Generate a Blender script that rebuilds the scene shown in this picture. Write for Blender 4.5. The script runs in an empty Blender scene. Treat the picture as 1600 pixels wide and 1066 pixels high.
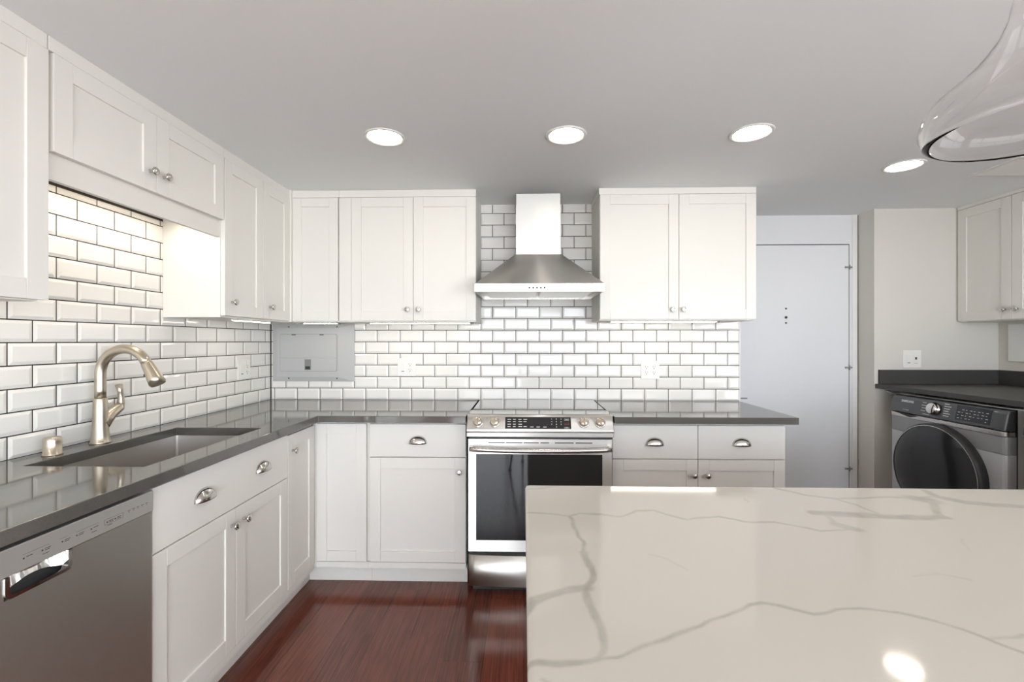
import bpy, bmesh, math, random
import numpy as np
from mathutils import Vector, Matrix

random.seed(7)
scene = bpy.context.scene
COL = scene.collection
PI = math.pi

# ------------------------------------------------------------------ camera, light, exposure
FOC = 700.0                                   # focal length in pixels of the 1600 px wide frame
cam_data = bpy.data.cameras.new('camera')
cam_data.sensor_width = 36.0
cam_data.lens = 36.0 * FOC / 1600.0
cam_data.clip_start = 0.02
cam = bpy.data.objects.new('camera', cam_data)
COL.objects.link(cam)
cam.location = (0, 0, 1.30)
cam.rotation_euler = (PI / 2, 0, math.atan(18.0 / FOC))
scene.camera = cam

world = bpy.data.worlds.new('daylight')
scene.world = world
world.use_nodes = True
wn = world.node_tree
# pale sky above the horizon, dimmer ground glow below added to light the ceiling
wtc = wn.nodes.new('ShaderNodeTexCoord')
wsep = wn.nodes.new('ShaderNodeSeparateXYZ')
wramp = wn.nodes.new('ShaderNodeValToRGB')
wmap = wn.nodes.new('ShaderNodeMapRange')
wmap.inputs['From Min'].default_value = -0.25
wmap.inputs['From Max'].default_value = 0.10
wramp.color_ramp.elements[0].color = (0.49, 0.49, 0.485, 1)
wramp.color_ramp.elements[1].color = (0.86, 0.93, 1.0, 1)
wn.links.new(wtc.outputs['Generated'], wsep.inputs[0])
wn.links.new(wsep.outputs[2], wmap.inputs['Value'])
wn.links.new(wmap.outputs['Result'], wramp.inputs['Fac'])
wn.links.new(wramp.outputs['Color'], wn.nodes['Background'].inputs[0])
wn.nodes['Background'].inputs[1].default_value = 13.2

portal_data = bpy.data.lights.new('window_daylight', 'AREA')
portal_data.shape = 'RECTANGLE'
portal_data.size, portal_data.size_y = 4.1, 2.02
portal_data.cycles.is_portal = True
portal = bpy.data.objects.new('window_daylight', portal_data)
COL.objects.link(portal)
portal.location = (0.75, -3.22, 1.09)
portal.rotation_euler = (PI / 2, 0, 0)        # faces +Y, into the room
portal.rotation_euler = (-PI / 2, PI, 0)

portal2_data = bpy.data.lights.new('added_side_daylight', 'AREA')  # portal for the unseen side opening, added to light the left cabinets
portal2_data.shape = 'RECTANGLE'
portal2_data.size, portal2_data.size_y = 2.5, 2.05
portal2_data.cycles.is_portal = True
portal2 = bpy.data.objects.new('added_side_daylight', portal2_data)
COL.objects.link(portal2)
portal2.location = (3.20, -1.55, 1.05)
portal2.rotation_euler = (PI / 2, 0, PI / 2)  # faces -X, into the room

CAN_POWER = 36.0        # emission of the ceiling lights
VALANCE_POWER = 40.0   # the strip behind the valance, which lights the sink
STRIP_POWER = 18.0      # emission of the strips under the cabinets

vs = scene.view_settings
vs.view_transform = 'Standard'
vs.look = 'None'
vs.gamma = 1.0
vs.exposure = -0.10
vs.use_curve_mapping = False
scene.cycles.max_bounces = 12
scene.cycles.diffuse_bounces = 8
scene.cycles.glossy_bounces = 6
scene.cycles.transmission_bounces = 10
scene.cycles.caustics_reflective = False
scene.cycles.caustics_refractive = False
scene.cycles.sample_clamp_indirect = 4.0
scene.cycles.use_denoising = True

# ------------------------------------------------------------------ materials
M = {}

def mat(name, color, rough=0.5, metal=0.0, **kw):
    m = bpy.data.materials.new(name)
    m.use_nodes = True
    b = m.node_tree.nodes['Principled BSDF']
    b.inputs['Base Color'].default_value = (*color, 1)
    b.inputs['Roughness'].default_value = rough
    b.inputs['Metallic'].default_value = metal
    for k, v in kw.items():
        b.inputs[k].default_value = v
    M[name] = m
    return m

def nodes(m):
    nt = m.node_tree
    return nt, nt.nodes['Principled BSDF'], nt.nodes.new, nt.links.new

def add_noise_bump(m, scale, strength, dist=0.002, stretch=(1, 1, 1), rough_var=0.0):
    nt, b, new, link = nodes(m)
    tc = new('ShaderNodeTexCoord')
    mp = new('ShaderNodeMapping')
    mp.inputs['Scale'].default_value = stretch
    nz = new('ShaderNodeTexNoise')
    nz.inputs['Scale'].default_value = scale
    nz.inputs['Detail'].default_value = 4
    bp = new('ShaderNodeBump')
    bp.inputs['Strength'].default_value = strength
    bp.inputs['Distance'].default_value = dist
    link(tc.outputs['Object'], mp.inputs['Vector'])
    link(mp.outputs['Vector'], nz.inputs['Vector'])
    link(nz.outputs['Fac'], bp.inputs['Height'])
    link(bp.outputs['Normal'], b.inputs['Normal'])
    if rough_var:
        mr = new('ShaderNodeMapRange')
        r = b.inputs['Roughness'].default_value
        mr.inputs['To Min'].default_value = r - rough_var
        mr.inputs['To Max'].default_value = r + rough_var
        link(nz.outputs['Fac'], mr.inputs['Value'])
        link(mr.outputs['Result'], b.inputs['Roughness'])

def emit(name, color, strength):
    m = mat(name, (0.8, 0.8, 0.8), 0.5)
    b = m.node_tree.nodes['Principled BSDF']
    b.inputs['Emission Color'].default_value = (*color, 1)
    b.inputs['Emission Strength'].default_value = strength
    return m

mat('paint', (0.80, 0.785, 0.745), 0.36, 0.0, **{'Specular IOR Level': 0.22})                       # cabinet lacquer
add_noise_bump(M['paint'], 60, 0.03, 0.001)
mat('ceiling_paint', (0.87, 0.905, 0.92), 0.7)
add_noise_bump(M['ceiling_paint'], 90, 0.08, 0.001)
mat('door_paint', (0.75, 0.765, 0.79), 0.5)
add_noise_bump(M['door_paint'], 40, 0.05, 0.001)
mat('wall_paint', (0.68, 0.655, 0.61), 0.6)
add_noise_bump(M['wall_paint'], 120, 0.08, 0.001)
mat('tile', (0.86, 0.845, 0.81), 0.07)
add_noise_bump(M['tile'], 14, 0.04, 0.004)
mat('grout', (0.034, 0.029, 0.025), 0.9)
add_noise_bump(M['grout'], 300, 0.2, 0.001)
mat('counter', (0.1, 0.1, 0.1), 0.07, 0.0, IOR=1.72)
mat('laundry_counter', (0.055, 0.054, 0.052), 0.48, 0.0, IOR=1.38)
add_noise_bump(M['laundry_counter'], 400, 0.1, 0.0005)
mat('steel', (0.66, 0.64, 0.61), 0.27, 1.0)
add_noise_bump(M['steel'], 60, 0.06, 0.001, (1, 1, 40), 0.05)
mat('steel_vertical', (0.62, 0.605, 0.575), 0.38, 1.0, Anisotropic=0.9)
nt, b, new, link = nodes(M['steel_vertical'])
tg = new('ShaderNodeTangent'); tg.direction_type = 'RADIAL'; tg.axis = 'Z'
link(tg.outputs[0], b.inputs['Tangent'])
b.inputs['Anisotropic Rotation'].default_value = 0.25
add_noise_bump(M['steel_vertical'], 60, 0.05, 0.001, (1, 1, 30), 0.04)
mat('sink_steel', (0.66, 0.64, 0.62), 0.36, 1.0)
add_noise_bump(M['sink_steel'], 50, 0.06, 0.001, (1, 40, 1), 0.05)
mat('dishwasher_steel', (0.66, 0.67, 0.625), 0.40, 1.0)
add_noise_bump(M['dishwasher_steel'], 60, 0.05, 0.001, (1, 30, 1), 0.05)
mat('panel_steel', (0.70, 0.695, 0.66), 0.4, 0.8)
mat('nickel', (0.60, 0.585, 0.56), 0.16, 1.0)
mat('warm_nickel', (0.55, 0.49, 0.40), 0.30, 1.0)
add_noise_bump(M['warm_nickel'], 80, 0.04, 0.001, (1, 1, 30), 0.04)
mat('chrome', (0.85, 0.85, 0.85), 0.08, 1.0)
mat('black_glass', (0.012, 0.012, 0.013), 0.04)
M['black_glass'].node_tree.nodes['Principled BSDF'].inputs['IOR'].default_value = 1.55
mat('cooktop_glass', (0.02, 0.02, 0.02), 0.03, 0.0, IOR=3.6, **{'Coat Weight': 1.0, 'Coat IOR': 2.6, 'Coat Roughness': 0.03})
mat('dark', (0.018, 0.018, 0.018), 0.5)
mat('dark_plastic', (0.05, 0.05, 0.052), 0.35)
mat('ink', (0.06, 0.055, 0.05), 0.6)
mat('white_ink', (0.75, 0.75, 0.75), 0.6)
mat('red_ink', (0.5, 0.08, 0.06), 0.6)
mat('breaker_grey', (0.47, 0.475, 0.47), 0.4)
mat('breaker_latch', (0.22, 0.22, 0.22), 0.4)
mat('plastic', (0.86, 0.85, 0.82), 0.3)
mat('white_trim', (0.82, 0.82, 0.80), 0.4)
mat('washer_front', (0.60, 0.615, 0.64), 0.34, 0.35)
mat('washer_band', (0.30, 0.302, 0.305), 0.36, 0.3)
mat('washer_panel', (0.11, 0.112, 0.115), 0.30, 0.7)
mat('washer_side', (0.02, 0.02, 0.021), 0.4)
mat('washer_glass', (0.022, 0.023, 0.025), 0.08)
mat('rubber', (0.03, 0.03, 0.03), 0.6)
mat('glass', (1, 1, 1), 0.0, 0.0, IOR=1.30)
M['glass'].node_tree.nodes['Principled BSDF'].inputs['Transmission Weight'].default_value = 1.0
emit('can_glow', (1.0, 0.90, 0.76), CAN_POWER)
emit('strip_glow', (1.0, 0.91, 0.78), STRIP_POWER)
emit('valance_glow', (1.0, 0.90, 0.75), VALANCE_POWER)
emit('bulb_glow', (1.0, 0.88, 0.66), 60.0)

# counter: very fine speckle
nt, b, new, link = nodes(M['counter'])
tc = new('ShaderNodeTexCoord'); nz = new('ShaderNodeTexNoise'); cr = new('ShaderNodeValToRGB')
nz.inputs['Scale'].default_value = 260
cr.color_ramp.elements[0].color = (0.078, 0.073, 0.065, 1)
cr.color_ramp.elements[1].color = (0.114, 0.106, 0.095, 1)
link(tc.outputs['Object'], nz.inputs['Vector']); link(nz.outputs['Fac'], cr.inputs['Fac'])
link(cr.outputs['Color'], b.inputs['Base Color'])

# floor: dark red-brown planks that run away from the camera
mat('floor_wood', (0.1, 0.05, 0.04), 0.15)
nt, b, new, link = nodes(M['floor_wood'])
tc = new('ShaderNodeTexCoord')
sep = new('ShaderNodeSeparateXYZ'); link(tc.outputs['Object'], sep.inputs[0])
def math_node(op, a, c=None):
    n = new('ShaderNodeMath'); n.operation = op
    for i, v in enumerate((a, c)):
        if v is None: continue
        if isinstance(v, (int, float)): n.inputs[i].default_value = v
        else: link(v, n.inputs[i])
    return n.outputs[0]
px = math_node('DIVIDE', sep.outputs[0], 0.165)
pid = math_node('FLOOR', px)
pfr = math_node('FRACT', px)
wn1 = new('ShaderNodeTexWhiteNoise'); wn1.noise_dimensions = '1D'; link(pid, wn1.inputs['W'])
py = math_node('ADD', math_node('DIVIDE', sep.outputs[1], 1.25), math_node('MULTIPLY', wn1.outputs['Value'], 7.3))
pid2 = math_node('FLOOR', py); pfr2 = math_node('FRACT', py)
wn2 = new('ShaderNodeTexWhiteNoise'); wn2.noise_dimensions = '2D'
cmb = new('ShaderNodeCombineXYZ'); link(pid, cmb.inputs[0]); link(pid2, cmb.inputs[1]); link(cmb.outputs[0], wn2.inputs['Vector'])
cmb2 = new('ShaderNodeCombineXYZ')
link(math_node('MULTIPLY', sep.outputs[0], 9.0), cmb2.inputs[0])
link(math_node('ADD', math_node('MULTIPLY', sep.outputs[1], 0.9), math_node('MULTIPLY', wn2.outputs['Value'], 30.0)), cmb2.inputs[1])
link(math_node('MULTIPLY', wn2.outputs['Value'], 11.0), cmb2.inputs[2])
big = new('ShaderNodeTexNoise'); big.inputs['Scale'].default_value = 1.6; big.inputs['Detail'].default_value = 3
link(cmb2.outputs[0], big.inputs['Vector'])
rings = math_node('SINE', math_node('MULTIPLY', big.outputs['Fac'], 46.0))
fine = new('ShaderNodeTexNoise'); fine.inputs['Scale'].default_value = 9; fine.inputs['Detail'].default_value = 5
mpf = new('ShaderNodeMapping'); mpf.inputs['Scale'].default_value = (3.0, 0.35, 1)
link(cmb2.outputs[0], mpf.inputs['Vector']); link(mpf.outputs[0], fine.inputs['Vector'])
g = math_node('ADD', math_node('MULTIPLY', rings, 0.05), math_node('ADD', math_node('MULTIPLY', fine.outputs['Fac'], 0.72), math_node('ADD', math_node('MULTIPLY', wn2.outputs['Value'], 0.20), 0.02)))
ramp = new('ShaderNodeValToRGB')
ramp.color_ramp.elements[0].position = 0.18; ramp.color_ramp.elements[0].color = (0.045, 0.018, 0.014, 1)
ramp.color_ramp.elements[1].position = 0.85; ramp.color_ramp.elements[1].color = (0.25, 0.070, 0.044, 1)
link(g, ramp.inputs['Fac'])
gap = math_node('MINIMUM', math_node('GREATER_THAN', pfr, 0.012), math_node('GREATER_THAN', pfr2, 0.0012))
mixg = new('ShaderNodeMix'); mixg.data_type = 'RGBA'
mixg.inputs[6].default_value = (0.015, 0.007, 0.005, 1)
link(gap, mixg.inputs[0]); link(ramp.outputs['Color'], mixg.inputs[7]); link(mixg.outputs[2], b.inputs['Base Color'])
bpn = new('ShaderNodeBump'); bpn.inputs['Strength'].default_value = 0.12; bpn.inputs['Distance'].default_value = 0.001
link(g, bpn.inputs['Height']); link(bpn.outputs['Normal'], b.inputs['Normal'])

# island quartz: vein attribute painted on the slab's own mesh
mat('quartz', (0.75, 0.72, 0.66), 0.07)
nt, b, new, link = nodes(M['quartz'])
at = new('ShaderNodeAttribute'); at.attribute_name = 'vein'
tc = new('ShaderNodeTexCoord')
nz = new('ShaderNodeTexNoise'); nz.inputs['Scale'].default_value = 28; nz.inputs['Detail'].default_value = 6
link(tc.outputs['Object'], nz.inputs['Vector'])
mr = new('ShaderNodeMapRange'); mr.inputs['From Min'].default_value = 0.25; mr.inputs['From Max'].default_value = 0.7
mr.inputs['To Min'].default_value = 0.45; mr.inputs['To Max'].default_value = 1.0
link(nz.outputs['Fac'], mr.inputs['Value'])
mu = new('ShaderNodeMath'); mu.operation = 'MULTIPLY'
link(at.outputs['Fac'], mu.inputs[0]); link(mr.outputs['Result'], mu.inputs[1])
mx = new('ShaderNodeMix'); mx.data_type = 'RGBA'
mx.inputs[6].default_value = (0.62, 0.585, 0.525, 1)
mx.inputs[7].default_value = (0.33, 0.315, 0.265, 1)
link(mu.outputs[0], mx.inputs[0]); link(mx.outputs[2], b.inputs['Base Color'])

# ------------------------------------------------------------------ mesh helpers
class MB:
    """collects shapes in one bmesh, then links them as ONE mesh object"""
    def __init__(self):
        self.bm = bmesh.new()
        self.mi = 0
    def slot(self, i):
        self.mi = i
        return self
    def face(self, pts):
        vs_ = [self.bm.verts.new(p) for p in pts]
        f = self.bm.faces.new(vs_)
        f.material_index = self.mi
        return f
    def box(self, x0, y0, z0, x1, y1, z1):
        if x0 > x1: x0, x1 = x1, x0
        if y0 > y1: y0, y1 = y1, y0
        if z0 > z1: z0, z1 = z1, z0
        v = [self.bm.verts.new(p) for p in ((x0,y0,z0),(x1,y0,z0),(x1,y1,z0),(x0,y1,z0),(x0,y0,z1),(x1,y0,z1),(x1,y1,z1),(x0,y1,z1))]
        for q in ((0,3,2,1),(4,5,6,7),(0,1,5,4),(1,2,6,5),(2,3,7,6),(3,0,4,7)):
            f = self.bm.faces.new([v[i] for i in q]); f.material_index = self.mi
        return self
    def prism(self, pts, axis, a0, a1):
        """closed polygon pts (2D) extruded along axis; axis 'x': pts are (y,z), 'y': (x,z), 'z': (x,y)"""
        def P(p, a):
            return {'x': (a, p[0], p[1]), 'y': (p[0], a, p[1]), 'z': (p[0], p[1], a)}[axis]
        A = [self.bm.verts.new(P(p, a0)) for p in pts]
        B = [self.bm.verts.new(P(p, a1)) for p in pts]
        n = len(pts)
        fs = [self.bm.faces.new(A), self.bm.faces.new(B[::-1])]
        for i in range(n):
            j = (i + 1) % n
            fs.append(self.bm.faces.new([A[i], B[i], B[j], A[j]]))
        for f in fs: f.material_index = self.mi
        return self
    def lathe(self, prof, seg=32, mtx=None, close=False):
        """prof: (r, z) list turned about local z; mtx moves it"""
        mtx = mtx or Matrix()
        rings_ = []
        for r, z in prof:
            if r < 1e-6:
                rings_.append([self.bm.verts.new(mtx @ Vector((0, 0, z)))])
            else:
                rings_.append([self.bm.verts.new(mtx @ Vector((r*math.cos(2*PI*k/seg), r*math.sin(2*PI*k/seg), z))) for k in range(seg)])
        pairs = list(zip(rings_[:-1], rings_[1:]))
        if close: pairs.append((rings_[-1], rings_[0]))
        for a, c in pairs:
            for k in range(seg):
                l = (k + 1) % seg
                if len(a) == 1 and len(c) == 1: continue
                if len(a) == 1: q = [a[0], c[k], c[l]]
                elif len(c) == 1: q = [a[k], c[0], a[l]]
                else: q = [a[k], c[k], c[l], a[l]]
                f = self.bm.faces.new(q); f.material_index = self.mi; f.smooth = True
        return self
    def tube(self, pts, rad, seg=16, cap=True):
        pts = [Vector(p) for p in pts]
        n = len(pts)
        rads = rad if isinstance(rad, (list, tuple)) else [rad] * n
        rings_ = []
        up = None
        for i, p in enumerate(pts):
            t = (pts[min(i+1, n-1)] - pts[max(i-1, 0)]).normalized()
            if up is None:
                up = Vector((0, 0, 1)) if abs(t.z) < 0.9 else Vector((0, 1, 0))
            s = t.cross(up)
            if s.length < 1e-5: s = t.cross(Vector((1, 0, 0)))
            s.normalize()
            up = s.cross(t).normalized()
            rings_.append([self.bm.verts.new(p + (s*math.cos(2*PI*k/seg) + up*math.sin(2*PI*k/seg)) * rads[i]) for k in range(seg)])
        for a, c in zip(rings_[:-1], rings_[1:]):
            for k in range(seg):
                l = (k+1) % seg
                f = self.bm.faces.new([a[k], a[l], c[l], c[k]]); f.smooth = True; f.material_index = self.mi
        if cap:
            for rr in (rings_[0][::-1], rings_[-1]):
                f = self.bm.faces.new(rr); f.material_index = self.mi
        return self
    def build(self, name, mats, parent=None, bevel=0.0, seg=2, loc=None, recalc=True):
        if recalc:
            bmesh.ops.recalc_face_normals(self.bm, faces=self.bm.faces)
        me = bpy.data.meshes.new(name)
        self.bm.to_mesh(me); self.bm.free()
        for m in (mats if isinstance(mats, (list, tuple)) else [mats]):
            me.materials.append(M[m])
        o = bpy.data.objects.new(name, me)
        COL.objects.link(o)
        if parent is not None: o.parent = parent
        if loc is not None: o.location = loc
        if bevel:
            bv = o.modifiers.new('bevel', 'BEVEL')
            bv.width = bevel; bv.segments = seg; bv.limit_method = 'ANGLE'; bv.angle_limit = math.radians(40)
            bv.harden_normals = False
        return o

def box_obj(name, m, parent, *b, bevel=0.0):
    return MB().box(*b).build(name, m, parent, bevel)

def thing(name, label, cat, loc=(0, 0, 0), rz=0.0, group=None):
    o = bpy.data.objects.new(name, None)
    COL.objects.link(o)
    o.empty_display_size = 0.05
    o.location = loc; o.rotation_euler = (0, 0, rz)
    o['label'] = label; o['category'] = cat
    if group: o['group'] = group
    return o

def tag(o, label, cat, group=None):
    o['label'] = label; o['category'] = cat
    if group: o['group'] = group
    return o

def struct(o):
    o['kind'] = 'structure'
    return o

def text_mesh(name, body, size, m, parent, loc, rot, align='LEFT', bold=0.0):
    cu = bpy.data.curves.new(name, 'FONT')
    cu.body = body; cu.size = size; cu.align_x = align; cu.align_y = 'CENTER'
    cu.extrude = 0.0002; cu.offset = bold; cu.resolution_u = 2
    t = bpy.data.objects.new('tmp', cu)
    COL.objects.link(t)
    dg = bpy.context.evaluated_depsgraph_get()
    me = bpy.data.meshes.new_from_object(t.evaluated_get(dg))
    bpy.data.objects.remove(t)
    bpy.data.curves.remove(cu)
    me.materials.clear(); me.materials.append(M[m])
    o = bpy.data.objects.new(name, me)
    COL.objects.link(o)
    o.parent = parent; o.location = loc; o.rotation_euler = rot
    return o

def rounded(x0, z0, x1, z1, r, n=5, corners=(1, 1, 1, 1)):
    """rounded rectangle; corners: lower-left, lower-right, upper-right, upper-left"""
    out = []
    for (cx_, cz_, a0, on, px_, pz_) in ((x0+r, z0+r, PI, corners[0], x0, z0), (x1-r, z0+r, 1.5*PI, corners[1], x1, z0),
                                (x1-r, z1-r, 0, corners[2], x1, z1), (x0+r, z1-r, 0.5*PI, corners[3], x0, z1)):
        if not on:
            out.append((px_, pz_)); continue
        for k in range(n + 1):
            a = a0 + 0.5*PI*k/n
            out.append((cx_ + r*math.cos(a), cz_ + r*math.sin(a)))
    return out

# Every cabinet is built in its own frame: x to the right as one faces it, y INTO it, z up, front at y = 0.
FACE_BACK, FACE_LEFT, FACE_RIGHT = 0.0, PI/2, -PI/2      # stands on the back / left / right wall

# ------------------------------------------------------------------ room
CEIL = 2.19
XL, YB = -1.668, 2.92        # tile faces of the left and back walls
Y_DOOR, X_JAMB = 3.223, 2.358
Y_ALC, XR = 3.075, 3.172
Y_FRONT = -3.2

struct(box_obj('floor', 'floor_wood', None, -1.95, Y_FRONT-0.1, -0.06, 3.35, 3.4, 0.0))
struct(box_obj('ceiling', 'ceiling_paint', None, -1.95, Y_FRONT-0.1, CEIL, 3.35, 3.4, CEIL+0.08))

TP, RP, GR = 0.152, 0.0763, 0.0042     # tile pitch, row pitch, grout gap

def tile_wall(name, u0, u1, z0, z1, joint_even, joint_odd, pitch, to_world, slab, flip=99):
    """bevelled 3x6 tiles over dark grout; to_world maps (u, depth, z), depth positive out of the wall"""
    mb = MB()
    mb.slot(0); mb.box(*slab)
    mb.slot(1)
    row = 0
    z = z0
    while z < z1 - 0.004:
        za, zb = z + GR/2, min(z + RP - GR/2, z1)
        j = joint_even if (row + (row >= flip)) % 2 == 0 else joint_odd
        k0 = math.floor((u0 - j) / pitch)
        u = j + k0 * pitch
        while u < u1 - 0.004:
            ua, ub = max(u + GR/2, u0), min(u + pitch - GR/2, u1)
            if ub - ua > 0.006 and zb - za > 0.004:
                iu, iz = min(0.011, (ub-ua)*0.3), min(0.011, (zb-za)*0.3)
                d = (0.000, -0.0036, -0.0065)
                tl = random.uniform(-0.0005, 0.0005)
                tl2 = random.uniform(-0.0004, 0.0004)
                o = [(ua, za), (ub, za), (ub, zb), (ua, zb)]
                i_ = [(ua+iu, za+iz), (ub-iu, za+iz), (ub-iu, zb-iz), (ua+iu, zb-iz)]
                bk = [mb.bm.verts.new(to_world(p[0], d[2], p[1])) for p in o]
                md = [mb.bm.verts.new(to_world(p[0], d[1], p[1])) for p in o]
                sg = [(-1, -1), (1, -1), (1, 1), (-1, 1)]
                tp = [mb.bm.verts.new(to_world(p[0], d[0] + s[0]*tl + s[1]*tl2, p[1])) for p, s in zip(i_, sg)]
                for q in range(4):
                    w = (q + 1) % 4
                    for a_, c_ in ((bk, md), (md, tp)):
                        f = mb.bm.faces.new([a_[q], a_[w], c_[w], c_[q]]); f.material_index = 1
                f = mb.bm.faces.new(tp); f.material_index = 1
            u += pitch
        z += RP
        row += 1
    return struct(mb.build(name, ['grout', 'tile'], None))

X_TILE_END = 1.391
tile_wall('wall_back', XL, X_TILE_END, 0.913, CEIL, 0.481, 0.557, TP,
          lambda u, d, z: (u, YB - d, z), (-1.95, YB + 0.0042, 0.0, X_TILE_END, Y_DOOR + 0.1, CEIL), 9)
tile_wall('wall_left', 0.62, YB - 0.003, 0.913, 1.853, 1.408, 1.483, 0.153,
          lambda u, d, z: (XL + d, u, z), (-1.95, 0.62, 0.0, XL - 0.0042, YB + 0.0042, CEIL))
struct(box_obj('trim_1', 'white_trim', None, X_TILE_END, YB + 0.001, 0.0, X_TILE_END + 0.006, YB + 0.06, CEIL))
struct(box_obj('wall_dining', 'wall_paint', None, -1.95, Y_FRONT, 0.0, XL, 0.62, CEIL))
struct(box_obj('wall_entry', 'door_paint', None, X_TILE_END, Y_DOOR, 0.0, X_JAMB + 0.05, Y_DOOR + 0.1, CEIL))
struct(MB().box(X_JAMB, Y_ALC, 0, XR + 0.1, Y_DOOR + 0.1, CEIL).build('wall_alcove', 'wall_paint'))
wr = MB()
wr.box(XR, -0.30, 0, XR + 0.18, Y_ALC, CEIL)
wr.box(XR, Y_FRONT, 0, XR + 0.18, -2.80, CEIL)
wr.box(XR, -2.80, 2.08, XR + 0.18, -0.30, CEIL)  # unseen opening added so daylight reaches the left-hand cabinets
struct(wr.build('wall_right', 'wall_paint'))
wf = MB()
for ya in (-2.80, -1.575, -0.35):
    wf.box(XR + 0.05, ya, 0.0, XR + 0.10, ya + 0.05, 2.08)
for za in (0.0, 2.03):
    wf.box(XR + 0.05, -2.75, za, XR + 0.10, -0.35, za + 0.05)
struct(wf.build('added_side_opening', 'white_trim'))  # frame of the added side opening
# dark shadow joint between the white door surround and the beige wall
struct(box_obj('trim_2', 'white_trim', None, 2.318, Y_DOOR - 0.006, 0.0, X_JAMB - 0.006, Y_DOOR, CEIL, bevel=0.001))

struct(box_obj('trim_3', 'dark', None, X_JAMB - 0.006, Y_DOOR - 0.003, 0.0, X_JAMB - 0.0005, Y_DOOR, CEIL))
# front wall (behind the camera) with a wide opening to the lanai
fw = MB()
fw.box(-1.95, Y_FRONT - 0.1, 0, -1.30, Y_FRONT, CEIL)
fw.box(2.80, Y_FRONT - 0.1, 0, 3.35, Y_FRONT, CEIL)
fw.box(-1.30, Y_FRONT - 0.1, 2.10, 2.80, Y_FRONT, CEIL)
struct(fw.build('wall_front', 'wall_paint'))
wf = MB()
for xa in (-1.30, -0.30, 0.72, 1.74, 2.75):
    wf.box(xa, Y_FRONT - 0.08, 0.0, xa + 0.05, Y_FRONT - 0.03, 2.10)
for za in (0.0, 2.05):
    wf.box(-1.25, Y_FRONT - 0.08, za, 2.75, Y_FRONT - 0.03, za + 0.05)
struct(wf.build('window_1', 'white_trim'))

# entry door in the door wall
dr = MB()
DX0, DX1, DZ = 1.50, 2.293, 1.978
dr.box(DX0, Y_DOOR - 0.0042, 0.008, DX1, Y_DOOR + 0.0, DZ)
door = struct(dr.build('door_1', 'door_paint', None, 0.001))
gp = MB()
gp.box(DX0 - 0.004, Y_DOOR - 0.003, DZ, DX1 + 0.004, Y_DOOR - 0.0002, DZ + 0.006)
gp.box(DX1, Y_DOOR - 0.0036, 0.0, DX1 + 0.0042, Y_DOOR - 0.0002, DZ)
gp.build('door_gap', 'dark', door)
for zh in (1.82, 1.113, 0.400):
    h = MB()
    h.lathe([(0, -0.016), (0.005, -0.016), (0.005, 0.016), (0, 0.016)], 12, Matrix.Translation((DX1 + 0.002, Y_DOOR - 0.0080, zh)))
    h.box(DX1 - 0.028, Y_DOOR - 0.0085, zh - 0.006, DX1 + 0.022, Y_DOOR - 0.0043, zh + 0.006)
    h.build('hinge', 'breaker_latch', door)
for zh, rr in ((1.529, 0.006), (1.467, 0.009), (1.428, 0.006)):
    MB().lathe([(0, 0.0), (rr, 0.0), (rr, 0.004), (0, 0.004)], 14,
               Matrix.Translation((1.856, Y_DOOR - 0.0035, zh)) @ Matrix.Rotation(PI/2, 4, 'X')).build('bolt_hole', 'dark', door)
box_obj('latch_plate', 'breaker_latch', door, 1.525, Y_DOOR - 0.008, 0.890, 1.585, Y_DOOR - 0.004, 0.898)

# ------------------------------------------------------------------ cabinet parts
def knob(parent, x, z, y=0.0):
    prof = [(0.0065, 0.0), (0.0065, 0.002), (0.0048, 0.006), (0.0046, 0.013), (0.008, 0.0165), (0.0135, 0.019), (0.0152, 0.0215),
            (0.0150, 0.024), (0.0135, 0.0262), (0.0120, 0.0266), (0.0112, 0.0262), (0.008, 0.0285), (0.004, 0.0296), (0, 0.030)]
    return MB().lathe(prof, 24, Matrix.Translation((x, y, z)) @ Matrix.Rotation(PI/2, 4, 'X')).build('knob', 'nickel', parent)

def cup_pull(parent, x, z, y=0.0, a=0.047, h=0.040, d=0.026):
    mb = MB()
    nu, nv = 20, 8
    ring = []
    zb = z - h*0.45
    for j in range(nv + 1):
        v_ = 0.5*PI*j/nv                       # 0 along the open bottom rim, PI/2 on the drawer face
        ring.append([mb.bm.verts.new((x - a*math.cos(PI*i/nu), y - d*math.sin(PI*i/nu)**0.8*math.cos(v_), zb + h*math.sin(PI*i/nu)**0.85*math.sin(v_))) for i in range(nu + 1)])
    for j in range(nv):
        for i in range(nu):
            f = mb.bm.faces.new([ring[j][i], ring[j][i+1], ring[j+1][i+1], ring[j+1][i]]); f.smooth = True
    bmesh.ops.remove_doubles(mb.bm, verts=mb.bm.verts, dist=1e-5)
    o = mb.build('cup_pull', 'nickel', parent)
    sm = o.modifiers.new('shell', 'SOLIDIFY'); sm.thickness = 0.0016; sm.offset = 0
    return o

def shaker(name, parent, x0, z0, x1, z1, m='paint', st=0.057, th=0.02, rec=0.007, y=0.0):
    """shaker door: two stiles, two rails and a recessed flat panel, one mesh"""
    mb = MB()
    g_ = 0.0004
    mb.box(x0, y, z0, x0 + st, y + th, z1)
    mb.box(x1 - st, y, z0, x1, y + th, z1)
    mb.box(x0 + st + g_, y, z1 - st, x1 - st - g_, y + th, z1)
    mb.box(x0 + st + g_, y, z0, x1 - st - g_, y + th, z0 + st)
    mb.box(x0 + st - 0.002, y + rec, z0 + st - 0.002, x1 - st + 0.002, y + th - 0.002, z1 - st + 0.002)
    return mb.build(name, m, parent, 0.0010, 2)

def slab(name, parent, x0, z0, x1, z1, m='paint', th=0.02, y=0.0):
    return MB().box(x0, y, z0, x1, y + th, z1).build(name, m, parent, 0.0015, 2)

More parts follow.
